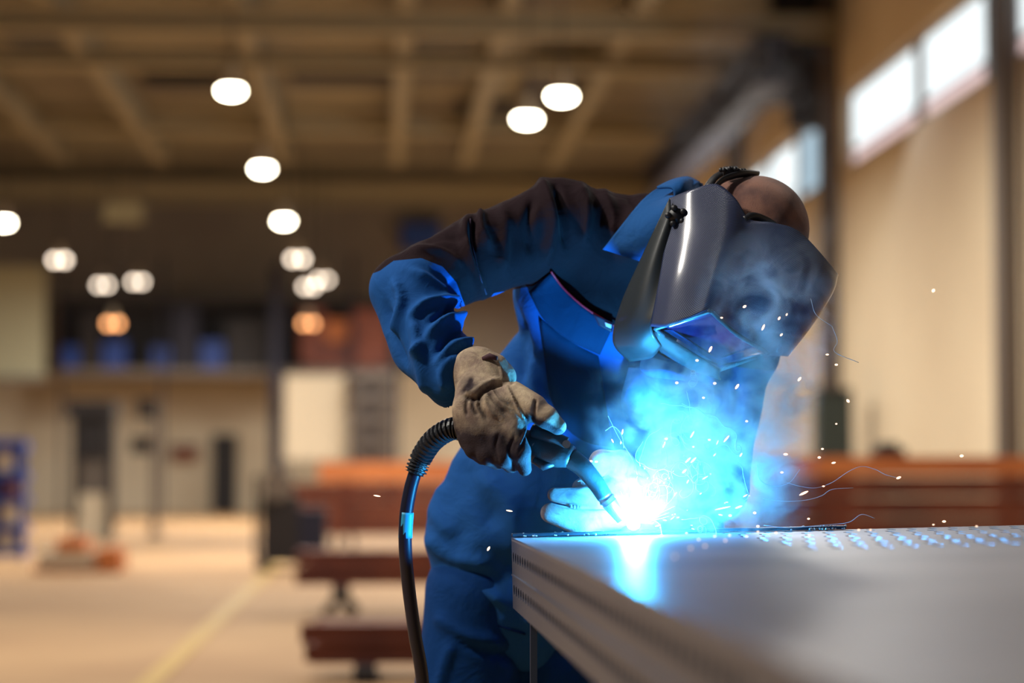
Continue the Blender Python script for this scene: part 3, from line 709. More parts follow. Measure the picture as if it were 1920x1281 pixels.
# trousers
legs = [rc((935,1085,4.98), (1010,1090,5.0), .122, .12, .9), rc((895,1110,4.96), (880,1480,4.92), .105, .075, 1), rc((880,1480,4.92), (875,1830,4.98), .075, .062, 1),
        rc((1030,1110,5.02), (1060,1480,5.0), .105, .075, 1), rc((1060,1480,5.0), (1075,1830,5.05), .075, .062, 1), rc((890,1120,4.94),(845,1290,4.93),.09,.075,1)]
body_mesh('trousers', legs, 0.009, TR, man, k=0.03, folds=[([(815,1150),(860,1190),(960,1210)], 12, .010), ([(830,1180),(900,1220),(980,1230)], 9, -.010), ([(850,1200),(830,1260),(820,1300)], 10, .010)])

# body: head, neck, trunk and limbs under the clothes, one surface
shr = lambda p, s: (p[0], p[1], max(p[2]-s, .03), max(p[3]-s, .03))+tuple(p[4:])
head = [rc((1416,430,4.585), (1412,440,4.585), .098, .098, .86), rc((1368,420,4.60), (1360,430,4.60), .083, .08, .9), rc((1390,500,4.56), (1372,520,4.54), .078, .066, .9, .02),
        rc((1330,545,4.52), (1310,550,4.52), .048, .04, 1, .02), rc((1392,560,4.55), (1378,574,4.53), .016, .017, 1, .012), rc((1345,575,4.54), (1335,572,4.54), .018, .018, 1, .01),
        rc((1318,448,4.50), (1312,468,4.50), .020, .014, .6, .006), rc((1318,448,4.69), (1312,468,4.69), .020, .014, .6, .006),
        rc((1420,530,4.56), (1400,550,4.62), .014, .014, 1, .012), rc((1330,430,4.66), (1240,455,4.80), .055, .055, 1, .03)]
boot = []
body_mesh('body', head+[shr(p, .022) for p in torso[:7]]+[shr(p, .03) for p in rarm]+[shr(p, .03) for p in larm]+[shr(p, .03) for p in legs[:5]], 0.0065, SKIN, man, k=0.02)
for x in (1408, 1372):
    pass
EYE = mat('eye_white', (0.8, 0.8, 0.78, 1), 0.2)
for (a, dd) in ((1400, 4.475), (1362, 4.60)):
    pass
for dd in (4.56, 4.62): MB().ball(P(1402, 560, dd), 0.0115, 8).build('eye', EYE, man, smooth=True)
# cropped hair cap on the skull
HAIR = mat('cropped_hair', (0.34, 0.15, 0.10, 1), 0.75, col2=(0.15, 0.062, 0.05, 1), nscale=24, bump=0.5, bscale=900, sheen=0.3)
body_mesh('cropped_hair', [rc((1418,429,4.585), (1413,438,4.585), .1005, .1, .87), rc((1368,422,4.60), (1360,430,4.60), .0855, .082, .9), sub((1290,560,4.58),(1290,560,4.62),.135), sub((1420,640,4.5),(1400,640,4.62),.14)], 0.005, HAIR, man, k=0.02)
# boots
BOOT = mat('boot_leather', (0.03, 0.025, 0.025, 1), 0.5)
for (x, d) in ((875, 4.98), (1075, 5.05)):
    c = P(x, 1860, d); mb = MB()
    mb.tube([(c.x, c.y+0.06, 0.06), (c.x, c.y, 0.075), (c.x, c.y-0.08, 0.065), (c.x+0.02, c.y-0.17, 0.05), (c.x+0.02, c.y-0.21, 0.035)], [.045, .058, .055, .05, .02], 14)
    mb.tube([(c.x, c.y+0.01, 0.05), (c.x, c.y+0.01, 0.2)], [.055, .058], 14)
    bo = mb.build('boot', BOOT, man, smooth=True)
    MB().box((c.x+0.01, c.y-0.07, 0.0125), (0.105, 0.29, 0.025)).build('sole', BLK, bo)

# ---- gloves
def glove_mat(name, c1, c2, dirt_shade):
    m = bpy.data.materials.new(name); m.use_nodes = True; nt = m.node_tree; N, LK = nt.nodes, nt.links
    b = N['Principled BSDF']; b.inputs['Roughness'].default_value = 0.85; b.inputs['Specular IOR Level'].default_value = 0.2
    tc = N.new('ShaderNodeTexCoord')
    n = N.new('ShaderNodeTexNoise'); n.inputs['Scale'].default_value = 26; n.inputs['Detail'].default_value = 8; n.inputs['Roughness'].default_value = 0.65; n.inputs['Distortion'].default_value = 0.6
    LK.new(tc.outputs['Object'], n.inputs['Vector'])
    r = N.new('ShaderNodeValToRGB'); r.color_ramp.elements[0].position = 0.38; r.color_ramp.elements[1].position = 0.62
    r.color_ramp.elements[0].color = c2; r.color_ramp.elements[1].color = c1; LK.new(n.outputs[0], r.inputs[0])
    at = N.new('ShaderNodeAttribute'); at.attribute_name = 'soot_shade'
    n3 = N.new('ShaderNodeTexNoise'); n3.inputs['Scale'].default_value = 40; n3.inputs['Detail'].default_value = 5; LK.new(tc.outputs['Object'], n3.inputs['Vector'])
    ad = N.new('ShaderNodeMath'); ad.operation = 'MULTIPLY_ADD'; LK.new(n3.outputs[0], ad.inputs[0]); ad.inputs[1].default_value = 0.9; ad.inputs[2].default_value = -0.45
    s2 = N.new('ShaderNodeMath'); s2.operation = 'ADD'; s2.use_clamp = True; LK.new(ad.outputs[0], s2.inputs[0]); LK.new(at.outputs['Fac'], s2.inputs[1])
    mx = N.new('ShaderNodeMix'); mx.data_type = 'RGBA'; mx.inputs['B'].default_value = dirt_shade; LK.new(r.outputs[0], mx.inputs['A']); LK.new(s2.outputs[0], mx.inputs['Factor'])  # one dark colour for both soot and painted shade
    LK.new(mx.outputs['Result'], b.inputs['Base Color'])
    n2 = N.new('ShaderNodeTexNoise'); n2.inputs['Scale'].default_value = 420; n2.inputs['Detail'].default_value = 3; LK.new(tc.outputs['Object'], n2.inputs['Vector'])
    bp = N.new('ShaderNodeBump'); bp.inputs['Strength'].default_value = 0.5; bp.inputs['Distance'].default_value = 0.0015; LK.new(n2.outputs[0], bp.inputs['Height'])
    bp2 = N.new('ShaderNodeBump'); bp2.inputs['Strength'].default_value = 0.5; bp2.inputs['Distance'].default_value = 0.006; LK.new(n.outputs[0], bp2.inputs['Height'])
    LK.new(bp.outputs[0], bp2.inputs['Normal']); LK.new(bp2.outputs[0], b.inputs['Normal'])
    return m
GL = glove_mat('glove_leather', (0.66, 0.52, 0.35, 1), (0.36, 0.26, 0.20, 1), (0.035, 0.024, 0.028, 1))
gp = [rc((905,722,4.450), (905,770,4.405), .050, .053, .75), rc((905,770,4.405), (915,812,4.390), .053, .050, .7), rc((925,730,4.435), (960,790,4.385), .036, .030, .85),
      rc((935,775,4.385), (950,815,4.380), .040, .034, .75), rc((880,800,4.405), (885,825,4.405), .026, .024, .9),
      # cuff flare
      rc((912,712,4.455), (895,700,4.465), .048, .050, .85, .008), rc((925,700,4.455), (938,708,4.455), .036, .030, .9, .008),
      # fingers
      rc((958,808,4.370), (975,848,4.360), .023, .019, 1, .006), rc((975,848,4.360), (984,880,4.380), .019, .0125, 1, .006),
      rc((932,822,4.370), (945,855,4.360), .023, .020, 1, .005), rc((945,855,4.360), (958,872,4.390), .020, .015, 1, .005),
      rc((905,826,4.380), (915,852,4.370), .022, .020, 1, .005), rc((915,852,4.370), (932,866,4.400), .020, .015, 1, .005),
      rc((880,820,4.395), (890,842,4.385), .020, .018, 1, .005), rc((890,842,4.385), (905,858,4.410), .018, .014, 1, .005),
      # thumb
      rc((960,745,4.405), (1000,765,4.380), .030, .026, 1, .008), rc((1004,768,4.380), (1024,782,4.373), .0225, .0205, 1, .004), rc((1024,782,4.373), (1046,800,4.375), .0205, .0155, 1, .006)]
gf = [([(862,740),(890,748),(915,728),(962,712)], 4, -.008), ([(868,720),(885,736),(905,722),(935,710)], 5, .005), ([(885,705),(880,725),(862,738)], 4, -.004),
      ([(898,742),(900,765),(915,790)], 3.5, -.006), ([(886,745),(888,765),(895,780)], 3.5, -.005), ([(915,730),(930,755),(955,780)], 4, -.006), ([(876,745),(873,765),(876,780)], 3, -.004),
      ([(925,725),(938,745),(960,765)], 3, -.004), ([(907,740),(915,765),(930,785)], 4, .004), ([(948,720),(970,765),(985,800),(968,850)], 2.5, .004), ([(952,718),(974,763),(989,800),(972,850)], 2, -.004),
      ([(955,700),(962,712),(958,722)], 4, -.004), ([(930,670),(938,690),(942,712)], 2.2, .003), ([(1005,748),(1002,765),(998,790)], 3, -.007), ([(935,812),(928,840),(935,870)], 3.5, -.004), ([(965,815),(955,845),(965,880)], 3, -.004)]
def soot_shade(px, py, V):  # soot on the leather plus shade painted where the arc should not reach
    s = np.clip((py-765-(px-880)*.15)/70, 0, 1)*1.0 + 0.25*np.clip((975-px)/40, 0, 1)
    s += np.clip((px-962)/14, 0, 1)*np.clip((py-770)/25, 0, 1)*0.5  # painted shade on the right side of the fingers
    s += np.clip((py-(775+(px-1000)*.55))/12, 0, 1)*(px > 985)*0.8  # painted shade on the underside of the thumb
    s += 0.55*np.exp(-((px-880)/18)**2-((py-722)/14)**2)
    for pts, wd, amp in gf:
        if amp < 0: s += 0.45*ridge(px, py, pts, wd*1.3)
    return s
body_mesh('right_glove', gp+[], 0.0026, GL, man, k=0.012, folds=gf, attr={'soot_shade': soot_shade}, smooth_it=1)
MB().tube([P(905, 673, 4.43), P(918, 668, 4.425), P(932, 672, 4.42)], [.004, .006, .004], 8).build('cuff_lining', mat('cuff_lining', (0.06, 0.02, 0.03, 1), 0.8), man, smooth=True)
# left glove reaching in from behind the arc
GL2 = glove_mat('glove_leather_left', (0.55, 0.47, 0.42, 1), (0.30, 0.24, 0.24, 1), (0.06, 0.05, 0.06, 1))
lp = [rc((1205,925,4.62), (1165,935,4.58), .052, .050, .8), rc((1165,935,4.58), (1140,950,4.565), .050, .036, .8),
      rc((1150,968,4.545), (1095,982,4.53), .027, .026, 1, .006), rc((1095,982,4.53), (1032,962,4.525), .026, .019, 1, .008),
      rc((1148,945,4.56), (1095,936,4.55), .024, .023, 1, .004), rc((1095,936,4.55), (1040,928,4.55), .023, .014, 1, .006),
      rc((1150,975,4.58), (1085,998,4.57), .022, .018, 1, .006), rc((1140,930,4.60), (1090,915,4.60), .02, .018, 1, .006),
      rc((1185,905,4.57), (1165,872,4.555), .036, .027, 1, .006), rc((1165,872,4.555), (1128,868,4.54), .027, .024, 1, .006), rc((1128,868,4.54), (1112,884,4.535), .024, .016, 1, .006)]
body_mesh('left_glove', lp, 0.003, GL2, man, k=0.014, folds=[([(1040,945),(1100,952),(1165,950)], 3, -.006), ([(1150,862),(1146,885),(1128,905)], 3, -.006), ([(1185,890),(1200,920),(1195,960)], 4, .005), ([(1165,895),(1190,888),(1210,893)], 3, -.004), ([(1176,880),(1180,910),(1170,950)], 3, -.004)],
    attr={'soot_shade': lambda px, py, V: 0.5*np.exp(-((px-1140)/30)**2-((py-875)/25)**2)+0.9*np.exp(-((px-1060)/40)**2-((py-925)/16)**2)+0.4*np.exp(-((px-1030)/15)**2-((py-955)/16)**2)})

# ================================================================== welding torch
tc_ = empty('welding_torch', P(1000, 860, 4.50), 'dark welding torch with curved neck and steel nozzle in the gloved hand', 'torch')
HB = mat('torch_handle', (0.018, 0.035, 0.040, 1), 0.38, bump=0.1, bscale=200)
hp = spline([P(862, 805, 4.440), P(920, 822, 4.445), P(985, 835, 4.435), (P(1035, 845, 4.415)), P(1072, 858, 4.405)], 6)
MB().tube(hp, list(np.interp(np.linspace(0, 1, len(hp)), [0, .35, .6, .85, 1], [.021, .024, .032, .028, .020])), 18).build('handle', HB, tc_, smooth=True)
hp = spline([P(1000, 808, 4.410), P(1030, 818, 4.395), P(1062, 832, 4.395)], 6)
MB().tube(hp, [.014]*4+[.013]*4+[.012]*(len(hp)-8), 12).build('top_rib', HB, tc_, smooth=True)
c = P(1062, 833, 4.380); MB().cyl(c, P(1062, 833, 4.386), 0.0075, 16).build('screw', mat('screw_chrome', (0.6, 0.6, 0.6, 1), 0.15, 1), tc_)
pc = []
for k in range(20):
    a = 2*math.pi*k/20; x, y = 15*math.cos(a), 7.5*math.sin(a); pc.append(P(1012+x*.97+y*.15, 838+y+x*.15, 4.397))
pb = [p+Vector((0, 0.012, 0)) for p in pc]
MB().add(pc+pb, [tuple(range(20))]+[(i, (i+1) % 20, 20+(i+1) % 20, 20+i) for i in range(20)]).build('inlay_plate', mat('inlay', (0.22, 0.19, 0.19, 1), 0.4), tc_)
MB().tube([P(1000, 862, 4.400), P(1020, 874, 4.402), P(1038, 870, 4.400)], [.006, .009, .005], 10).build('trigger', BLK, tc_, smooth=True)
npth = spline([P(1068, 858, 4.405), P(1092, 876, 4.405), P(1115, 903, 4.410), P(1134, 932, 4.413)], 8)
MB().tube(npth, list(np.linspace(.019, .0145, len(npth))), 16).build('swan_neck', HB, tc_, smooth=True)
NZ = mat('nozzle_steel', (0.50, 0.48, 0.50, 1), 0.28, 1.0)
a, b = P(1132, 929, 4.413), P(1166, 974, 4.418)
MB().tube([a, a.lerp(b, .15), a.lerp(b, .16), a.lerp(b, .30), a.lerp(b, .31), b], [.0135, .0145, .0135, .0135, .0145, .0105], 24).build('nozzle', NZ, tc_, smooth=False)
MB().tube([a.lerp(b, .145), a.lerp(b, .20)], [.0155, .0155], 24).build('collar_ring', NZ, tc_)
MB().tube([b, b.lerp(AR, .55)], [.0012, .0010], 8).build('wire', NZ, tc_)
# hose boot + hose
bp_ = spline([P(868, 803, 4.45), P(842, 806, 4.46), P(812, 826, 4.48), P(790, 858, 4.50), P(778, 888, 4.50)], 30)
rr = [0.0195+0.0022*(1 if math.sin(i*0.95) > 0 else -1)-0.001*i/len(bp_) for i in range(len(bp_))]
MB().tube(bp_, rr, 18).build('ribbed_boot', BLK, tc_, smooth=False)
hs = spline([P(779, 884, 4.50), P(769, 920, 4.50), P(761, 970, 4.50), P(760, 1030, 4.50), P(766, 1100, 4.51), P(778, 1190, 4.52), P(793, 1290, 4.54), P(800, 1500, 4.58), P(780, 1800, 4.50)], 14)
hend = Vector(hs[-1]); hs = list(hs)+[Vector((hend.x-0.05, hend.y-0.1, 0.06)), Vector((hend.x-0.2, hend.y-0.2, 0.014)), Vector((hend.x-0.8, hend.y+0.3, 0.013)), Vector((hend.x-1.8, hend.y+0.5, 0.013))]
MB().tube(hs, 0.0125, 14).build('hose', mat('hose_rubber', (0.008, 0.010, 0.028, 1), 0.35), tc_, smooth=True)
bd = spline([P(763, 961, 4.50), P(761, 985, 4.50), P(760, 1009, 4.50)], 5)
MB().tube(bd, 0.0132, 14).build('blue_band', mat('blue_tape', (0.03, 0.38, 0.68, 1), 0.5), tc_, smooth=True)

# ================================================================== welding mask
wm = empty('welding_mask', P(1360, 500, 4.50), 'dark woven-pattern welding mask worn on the lowered head of the welder', 'mask')
cm = bpy.data.materials.new('mask_weave'); cm.use_nodes = True; nt = cm.node_tree; N, LK = nt.nodes, nt.links; b = N['Principled BSDF']
b.inputs['Roughness'].default_value = 0.30; b.inputs['Coat Weight'].default_value = 0.7; b.inputs['Coat Roughness'].default_value = 0.16
tcn = N.new('ShaderNodeTexCoord'); sx = N.new('ShaderNodeSeparateXYZ'); LK.new(tcn.outputs['UV'], sx.inputs[0])
def wv(out, f, ph=0.0):
    a = N.new('ShaderNodeMath'); a.operation = 'MULTIPLY_ADD'; a.inputs[1].default_value = f; a.inputs[2].default_value = ph; LK.new(out, a.inputs[0])
    s = N.new('ShaderNodeMath'); s.operation = 'SINE'; LK.new(a.outputs[0], s.inputs[0]); return s.outputs[0]
s1, s2 = wv(sx.outputs[0], 2*math.pi/0.0036), wv(sx.outputs[1], 2*math.pi/0.0036)
ml = N.new('ShaderNodeMath'); ml.operation = 'MULTIPLY'; LK.new(s1, ml.inputs[0]); LK.new(s2, ml.inputs[1])
rp = N.new('ShaderNodeMapRange'); rp.inputs['From Min'].default_value = -0.5; rp.inputs['From Max'].default_value = 0.5; LK.new(ml.outputs[0], rp.inputs['Value'])
mx = N.new('ShaderNodeMix'); mx.data_type = 'RGBA'; mx.inputs['A'].default_value = (0.004, 0.006, 0.018, 1); mx.inputs['B'].default_value = (0.055, 0.078, 0.19, 1)
LK.new(rp.outputs[0], mx.inputs['Factor']); LK.new(mx.outputs['Result'], b.inputs['Base Color'])
bpn = N.new('ShaderNodeBump'); bpn.inputs['Strength'].default_value = 0.55; bpn.inputs['Distance'].default_value = 0.0008; LK.new(rp.outputs[0], bpn.inputs['Height']); LK.new(bpn.outputs[0], b.inputs['Normal'])
shell = [
 [(1256,372,4.535),(1250,440,4.505),(1236,530,4.470),(1220,612,4.455)],
 [(1296,357,4.505),(1290,430,4.475),(1272,520,4.440),(1250,612,4.425)],
 [(1343,346,4.495),(1335,430,4.455),(1315,520,4.422),(1290,598,4.408)],
 [(1378,372,4.480),(1372,440,4.448),(1352,520,4.422),(1332,583,4.408)],
 [(1405,411,4.470),(1400,470,4.455),(1385,545,4.455),(1362,612,4.465)],
 [(1450,418,4.465),(1445,500,4.460),(1425,580,4.485),(1400,640,4.520)],
 [(1500,436,4.470),(1500,520,4.468),(1475,600,4.500),(1440,660,4.550)],
 [(1561,503,4.505),(1556,540,4.505),(1515,610,4.530),(1472,667,4.570)],
 [(1563,515,4.60),(1545,560,4.60),(1506,620,4.60),(1470,667,4.62)],
 [(1500,480,4.70),(1480,540,4.70),(1450,610,4.69),(1420,668,4.67)],
 [(1400,440,4.73),(1385,500,4.74),(1370,600,4.72),(1352,680,4.69)],
 [(1320,400,4.73),(1310,480,4.74),(1290,580,4.71),(1265,650,4.66)]]
grid_mesh('shell', surf(shell, 8, 14), cm, wm, solid=0.004)
# chin bib of dark leather on the near side and round the front
BIB = mat('mask_bib', (0.012, 0.018, 0.022, 1), 0.55, coat=0.3)
bib = [[(1256,372,4.52),(1205,480,4.53),(1165,570,4.55),(1150,640,4.56),(1180,678,4.58)],
       [(1258,400,4.505),(1222,490,4.49),(1196,580,4.49),(1190,640,4.50),(1222,670,4.52)],
       [(1262,430,4.505),(1246,500,4.485),(1232,570,4.468),(1222,612,4.465),(1240,650,4.49)]]
grid_mesh('chin_bib', surf(bib, 8, 6), BIB, wm, solid=0.003)
# lens well
E_, R_, B_, F_ = (1332,583,4.405), (1441,662,4.555), (1350,694,4.61), (1228,616,4.455)
def lerp3(a, b, t): return tuple(a[i]+(b[i]-a[i])*t for i in range(3))
FR = mat('lens_frame', (0.06, 0.09, 0.11, 1), 0.4)
def rib(a, b, r, m, name, curve=(0, 0)):
    mid = lerp3(a, b, .5); mid = (mid[0]+curve[0], mid[1]+curve[1], mid[2])
    s = spline([P(*a), P(*mid), P(*b)], 16)
    MB().tube(s, r, 10).build(name, m, wm, smooth=True)
rib(E_, R_, .0042, FR, 'lens_frame', (-4, 5)); rib(R_, B_, .0035, FR, 'lens_frame'); rib(B_, F_, .0040, FR, 'lens_frame', (-3, 4)); rib(F_, E_, .0050, FR, 'lens_frame')
cell = MB()
for k in range(26):
    cell.ball(P(*lerp3((1356,690,4.60), (1438,664,4.55), k/25)), 0.0028, 5)
cell.build('sealing_bead', FR, wm, smooth=True)
lens_m = mat('lens_glass', (0.045, 0.035, 0.16, 1), 0.12, 0.5, coat=0.8, col2=(0.10, 0.02, 0.12, 1), nscale=18)
def inset(p, c, t, push): return (p[0]+(c[0]-p[0])*t, p[1]+(c[1]-p[1])*t-push*10, p[2]+(c[2]-p[2])*t+0.012)
cen = tuple(sum(q[i] for q in (E_, R_, B_, F_))/4 for i in range(3))
ins = [inset(q, cen, .06, .6) for q in (E_, R_, B_, F_)]
gl = np.array([[L(*lerp3(lerp3(ins[0], ins[1], u), lerp3(ins[3], ins[2], u), v)) for v in np.linspace(0, 1, 8)] for u in np.linspace(0, 1, 8)])
grid_mesh('lens', gl, lens_m, wm, solid=0.003)
# lower lip below the lens
lip = [[(1228,616,4.462),(1226,640,4.49),(1240,660,4.52)], [(1290,655,4.50),(1286,680,4.52),(1295,692,4.55)], [(1350,694,4.53),(1348,706,4.54),(1352,712,4.56)]]
grid_mesh('lower_lip', surf(lip, 6, 4), BIB, wm, solid=0.003)
# pivot knob
kc = P(1268, 405, 4.500); kd = (CAM-kc).normalized()
kn = MB(); kn.cyl(kc-kd*0.012, kc+kd*0.010, 0.015, 20)
o1 = kd.orthogonal().normalized(); o2 = kd.cross(o1)
for k in range(5):
    a = 2*math.pi*k/5+.4; kn.ball(kc+kd*0.008+(o1*math.cos(a)+o2*math.sin(a))*0.015, 0.0065, 6)
kn.build('pivot_knob', BLK, wm, smooth=True)
# headband and ratchet at the back of the head
hb = spline([P(1326,352,4.56), P(1342,332,4.58), P(1366,321,4.60), P(1392,321,4.62)], 6)
MB().tube(hb, .0052, 10, flat=2.0).build('headband', BLK, wm, smooth=True)
hb = spline([P(1338,354,4.52), P(1358,336,4.54), P(1392,326,4.56), P(1420,328,4.60)], 6)
MB().tube(hb, .004, 10, flat=2.0).build('headband', BLK, wm, smooth=True)
kc = P(1368, 322, 4.56); kn = MB(); kn.cyl(kc-Vector((.012, 0, 0)), kc+Vector((.014, 0, 0.002)), 0.009, 14)
for k in range(9): kn.ball(P(1352+k*5.5, 318+random.uniform(-2, 3), 4.56+random.uniform(-.01, .01)), 0.0048, 5)
kn.build('ratchet_knob', BLK, wm, smooth=True)
bb = spline([P(1395,412,4.47), P(1412,405,4.48), P(1440,415,4.50), P(1480,440,4.52)], 6)
MB().tube(bb, .007, 10).build('brow_pad', BLK, wm, smooth=True)

# ================================================================== arc, sparks, smoke
al = bpy.data.lights.new('arc_light', 'POINT'); al.energy = 64; al.color = (0.04, 0.44, 1.0); al.shadow_soft_size = 0.02
ao = bpy.data.objects.new('arc_light', al); COL.objects.link(ao); ao.location = AR + tz*0.022 + ty*0.015
fm = emis('arc_plasma', (0.75, 0.92, 1.0, 1), 14)
fb = MB().ball(AR+tz*0.004, 0.009, 10, (1.3, 1, 1)); tag(fb.build('welding_arc', fm, smooth=True), 'blinding blue-white arc where the torch meets the bar', 'arc')
SPK = emis('spark_glow', (1.0, 0.50, 0.22, 1), 2.4); SPB = emis('spark_hot', (1.0, 0.66, 0.45, 1), 2.6)
random.seed(11)
def spark(px, py, d, ln, wd, ang, m=SPK, lb=None, grp='welding sparks'):
    wd *= .72; a = math.radians(ang); dx, dy = math.cos(a)*ln/2, -math.sin(a)*ln/2
    p0, p1 = P(px-dx, py-dy, d), P(px+dx, py+dy, d)
    if ln < wd*1.2: mb = MB().ball(P(px, py, d), wd/2/1007, 5)
    else: mb = MB().tube([p0, p0.lerp(p1, .3), p0.lerp(p1, .7), p1], [wd*.18/1007, wd*.5/1007, wd*.5/1007, wd*.18/1007], 6)
    if lb is None:
        if px < 760: lb = 'glowing spark flying left of the black hose'
        elif px < 990: lb = 'small glowing spark before the blue jacket, left of the table corner'
        elif px < 1135 and py < 940: lb = 'glowing spark beside the curved neck of the torch'
        elif px > 1700: lb = 'glowing spark far right, before the beige wall' if py < 800 else 'glowing spark over the right end of the beam stack'
        elif px > 1480: lb = ('tiny glowing spark above the right hand beam stack, before the wall' if py < 850 else 'glowing spark in front of the right hand beam stack, off the smoke')
        elif py < 640 and px > 1340: lb = 'tiny spark in front of the mask forehead'
        elif py < 760: lb = 'tiny spark in the blue glow just under the mask'
        elif py < 900: lb = 'spark in the upper part of the blue fume over the arc'
        elif px > 1330: lb = 'spark in the fume low right of the arc'
        else: lb = 'tiny spark in the white burst close round the arc'
        if ln > 8 and 'upper part' in lb: lb = lb.replace('spark in', 'streaking spark in')
        if 'upper part' in lb and px > 1310: lb = lb.replace('blue fume over the arc', 'fume, right of the arc below the mask')
        if 'burst' in lb: lb = 'bright spark streak fanning out of the white arc burst' if ln > 8 else (lb if px < 1260 else 'dot-like spark just right of the white arc burst')
        grp = grp+' - '+lb.split(' spark')[-1].strip(' ,') if grp else grp
    tag(mb.build('spark', m, smooth=True), lb, 'spark', grp)
for s in ((1750,545,4.3,7,8,60),(707,930,4.45,13,4,-10),(955,958,4.45,12,4,-10),(916,1029,4.4,9,6,60),(1095,888,4.4,16,5,-55),(1108,865,4.45,6,6,0),(1118,866,4.5,6,5,0),(1249,823,4.4,6,6,0),(1300,838,4.4,4,4,0),
          (1507,925,4.4,18,6,25),(1544,912,4.4,5,4,0),(1516,973,4.45,5,5,0),(1563,868,4.4,8,5,10),(1542,842,4.4,5,5,0),(1590,752,4.4,7,7,-50),(1568,795,4.4,4,4,0),(1568,684,4.4,6,5,0),(1499,711,4.4,9,6,50),(1551,665,4.4,6,4,0),(1685,896,4.4,9,6,20),(1803,855,4.4,7,7,0),(1770,978,4.5,7,6,0),
          (1473,852,4.4,8,6,0),(1466,886,4.4,6,5,0),(1536,858,4.4,6,6,0),(1382,725,4.4,11,6,55),(1332,655,4.35,12,6,65),(1307,676,4.4,6,6,0),(1340,719,4.4,6,6,0),(1269,718,4.4,6,6,0),(1319,746,4.4,5,5,0),(1431,614,4.33,12,5,65),(1396,575,4.33,7,6,30),(1461,597,4.33,7,5,60),(1353,596,4.33,5,4,0),(1465,628,4.33,6,5,40),(1475,590,4.33,5,4,60),
          (1362,823,4.4,16,4,50),(1298,815,4.4,14,4,60),(1245,834,4.4,12,4,70),(1290,863,4.4,14,4,45),(1283,884,4.4,10,5,40),(1300,863,4.4,14,4,45),(1322,896,4.4,12,3,30),(1355,953,4.4,30,3,12),(1385,951,4.4,14,4,20),(1400,790,4.4,5,5,0),(1330,825,4.4,5,5,0),(1415,962,4.45,6,6,0),(1369,967,4.45,6,6,0),(1421,987,4.45,6,6,0),
          (1027,1018,4.40,4,4,0)):
    spark(*s, m=SPB)
for k in range(46):
    r = abs(random.gauss(0, 105))+18; th = random.uniform(-5, 110)
    x, y = 1200+r*1.25*math.cos(math.radians(th)), 988-r*math.sin(math.radians(th))*1.1
    spark(x, min(y, 992), random.uniform(4.36, 4.5), random.uniform(2, 11), random.uniform(2, 4), th+random.uniform(-25, 25), m=random.choice((SPK, SPB)))
# bright streaks close to the arc
for k in range(22):
    th = 15+k*5.5; r0 = random.uniform(18, 40); r1 = r0+random.uniform(15, 45)
    x, y = 1192+(r0+r1)/2*math.cos(math.radians(th)), 985-(r0+r1)/2*math.sin(math.radians(th))
    spark(x, y, 4.44, r1-r0, 1.1, th, m=SPB)
# sparks just above the table, near and blurred
for (x, y, d, r, lb) in ((1731,1046,3.6,5.5,'large blurred orange spark over the near right of the table'), (1543,1036,3.95,4,'orange spark over the table centre, larger of a close pair'), (1531,1023,4.1,3,'orange spark over the table centre, smaller of a close pair'),
        (1569,1013,4.2,3,'small orange spark right of the close pair'), (1391,1064,4.0,3,'orange spark over the blue-lit part of the table'), (1062,1031,4.15,4,'pink-white spark on the table near its left corner'), (1115,1049,4.0,3.5,'faint pink spark on the blue-lit table')):
    spark(x, y, d, r, r, 0, m=SPK, lb=lb, grp=None)
for (x, y) in ((1421,1003),(1517,1010),(1610,1000),(1632,1000),(1750,990),(1831,993),(1287,1006),(1240,1010),(1360,1020),(1340,1012),(1322,1030),(1310,1018),(1295,1034),(1400,1012),(1455,1005),(1265,1050),(1368,1010)):
    v = max(0.02, (4.5*(1-128/(y-880.0+8+(x-959)*0.024)))); u = (x-959)/1007*(1-v/4.5) - v*0.0
    p = P(x, y-6, 4.5-v); spark(x, y-6, 4.5-v, 4, 3.2, 0, m=SPB, lb='tiny orange spark skipping over the steel table top', grp='sparks on the table top')
# filament trails of fume and sparks
TM = mat('fume_trail', (0.55, 0.62, 0.70, 1), 0.9)
tr = MB()
def curl(p, n, step, wob, seed):
    random.seed(seed); a = random.uniform(0, 6.28); pts = []; x, y = p; d = random.uniform(4.38, 4.46); k = random.uniform(-.2, .2)
    for i in range(n):
        pts.append(P(x, y, d)); k += random.uniform(-wob, wob); k *= 0.92; a += k
        x += math.cos(a)*step; y -= math.sin(a)*step*1.1+0.4
    return pts
for k in range(34):
    x, y = random.gauss(1285, 38), random.gauss(870, 55)
    tr.tube(curl((x, y), random.randint(14, 40), 4.0, .28, 100+k), random.uniform(.0004, .0008), 4)
for pts in ([(1475,905),(1500,912),(1530,915),(1560,905),(1590,885),(1615,875),(1640,880),(1660,890),(1682,896)], [(1430,935),(1470,940),(1510,938),(1540,930),(1560,918),(1600,915)], [(1420,870),(1425,900),(1450,912),(1480,905),(1500,880)], [(1432,985),(1480,990),(1540,985),(1590,980),(1615,965),(1640,972)],
            [(1140,780),(1160,820),(1185,860),(1195,890)], [(1135,808),(1150,800),(1165,815),(1170,840)], [(1560,612),(1570,640),(1565,660),(1610,680)], [(1520,560),(1530,590),(1560,612)]):
    tr.tube([P(q[0], q[1], 4.40) for q in spline(pts, 6)], .0006, 4)
tag(tr.build('fume_trail', TM, smooth=True), 'thin curling filaments of fume and spark trails above the arc', 'smoke', kind='stuff')

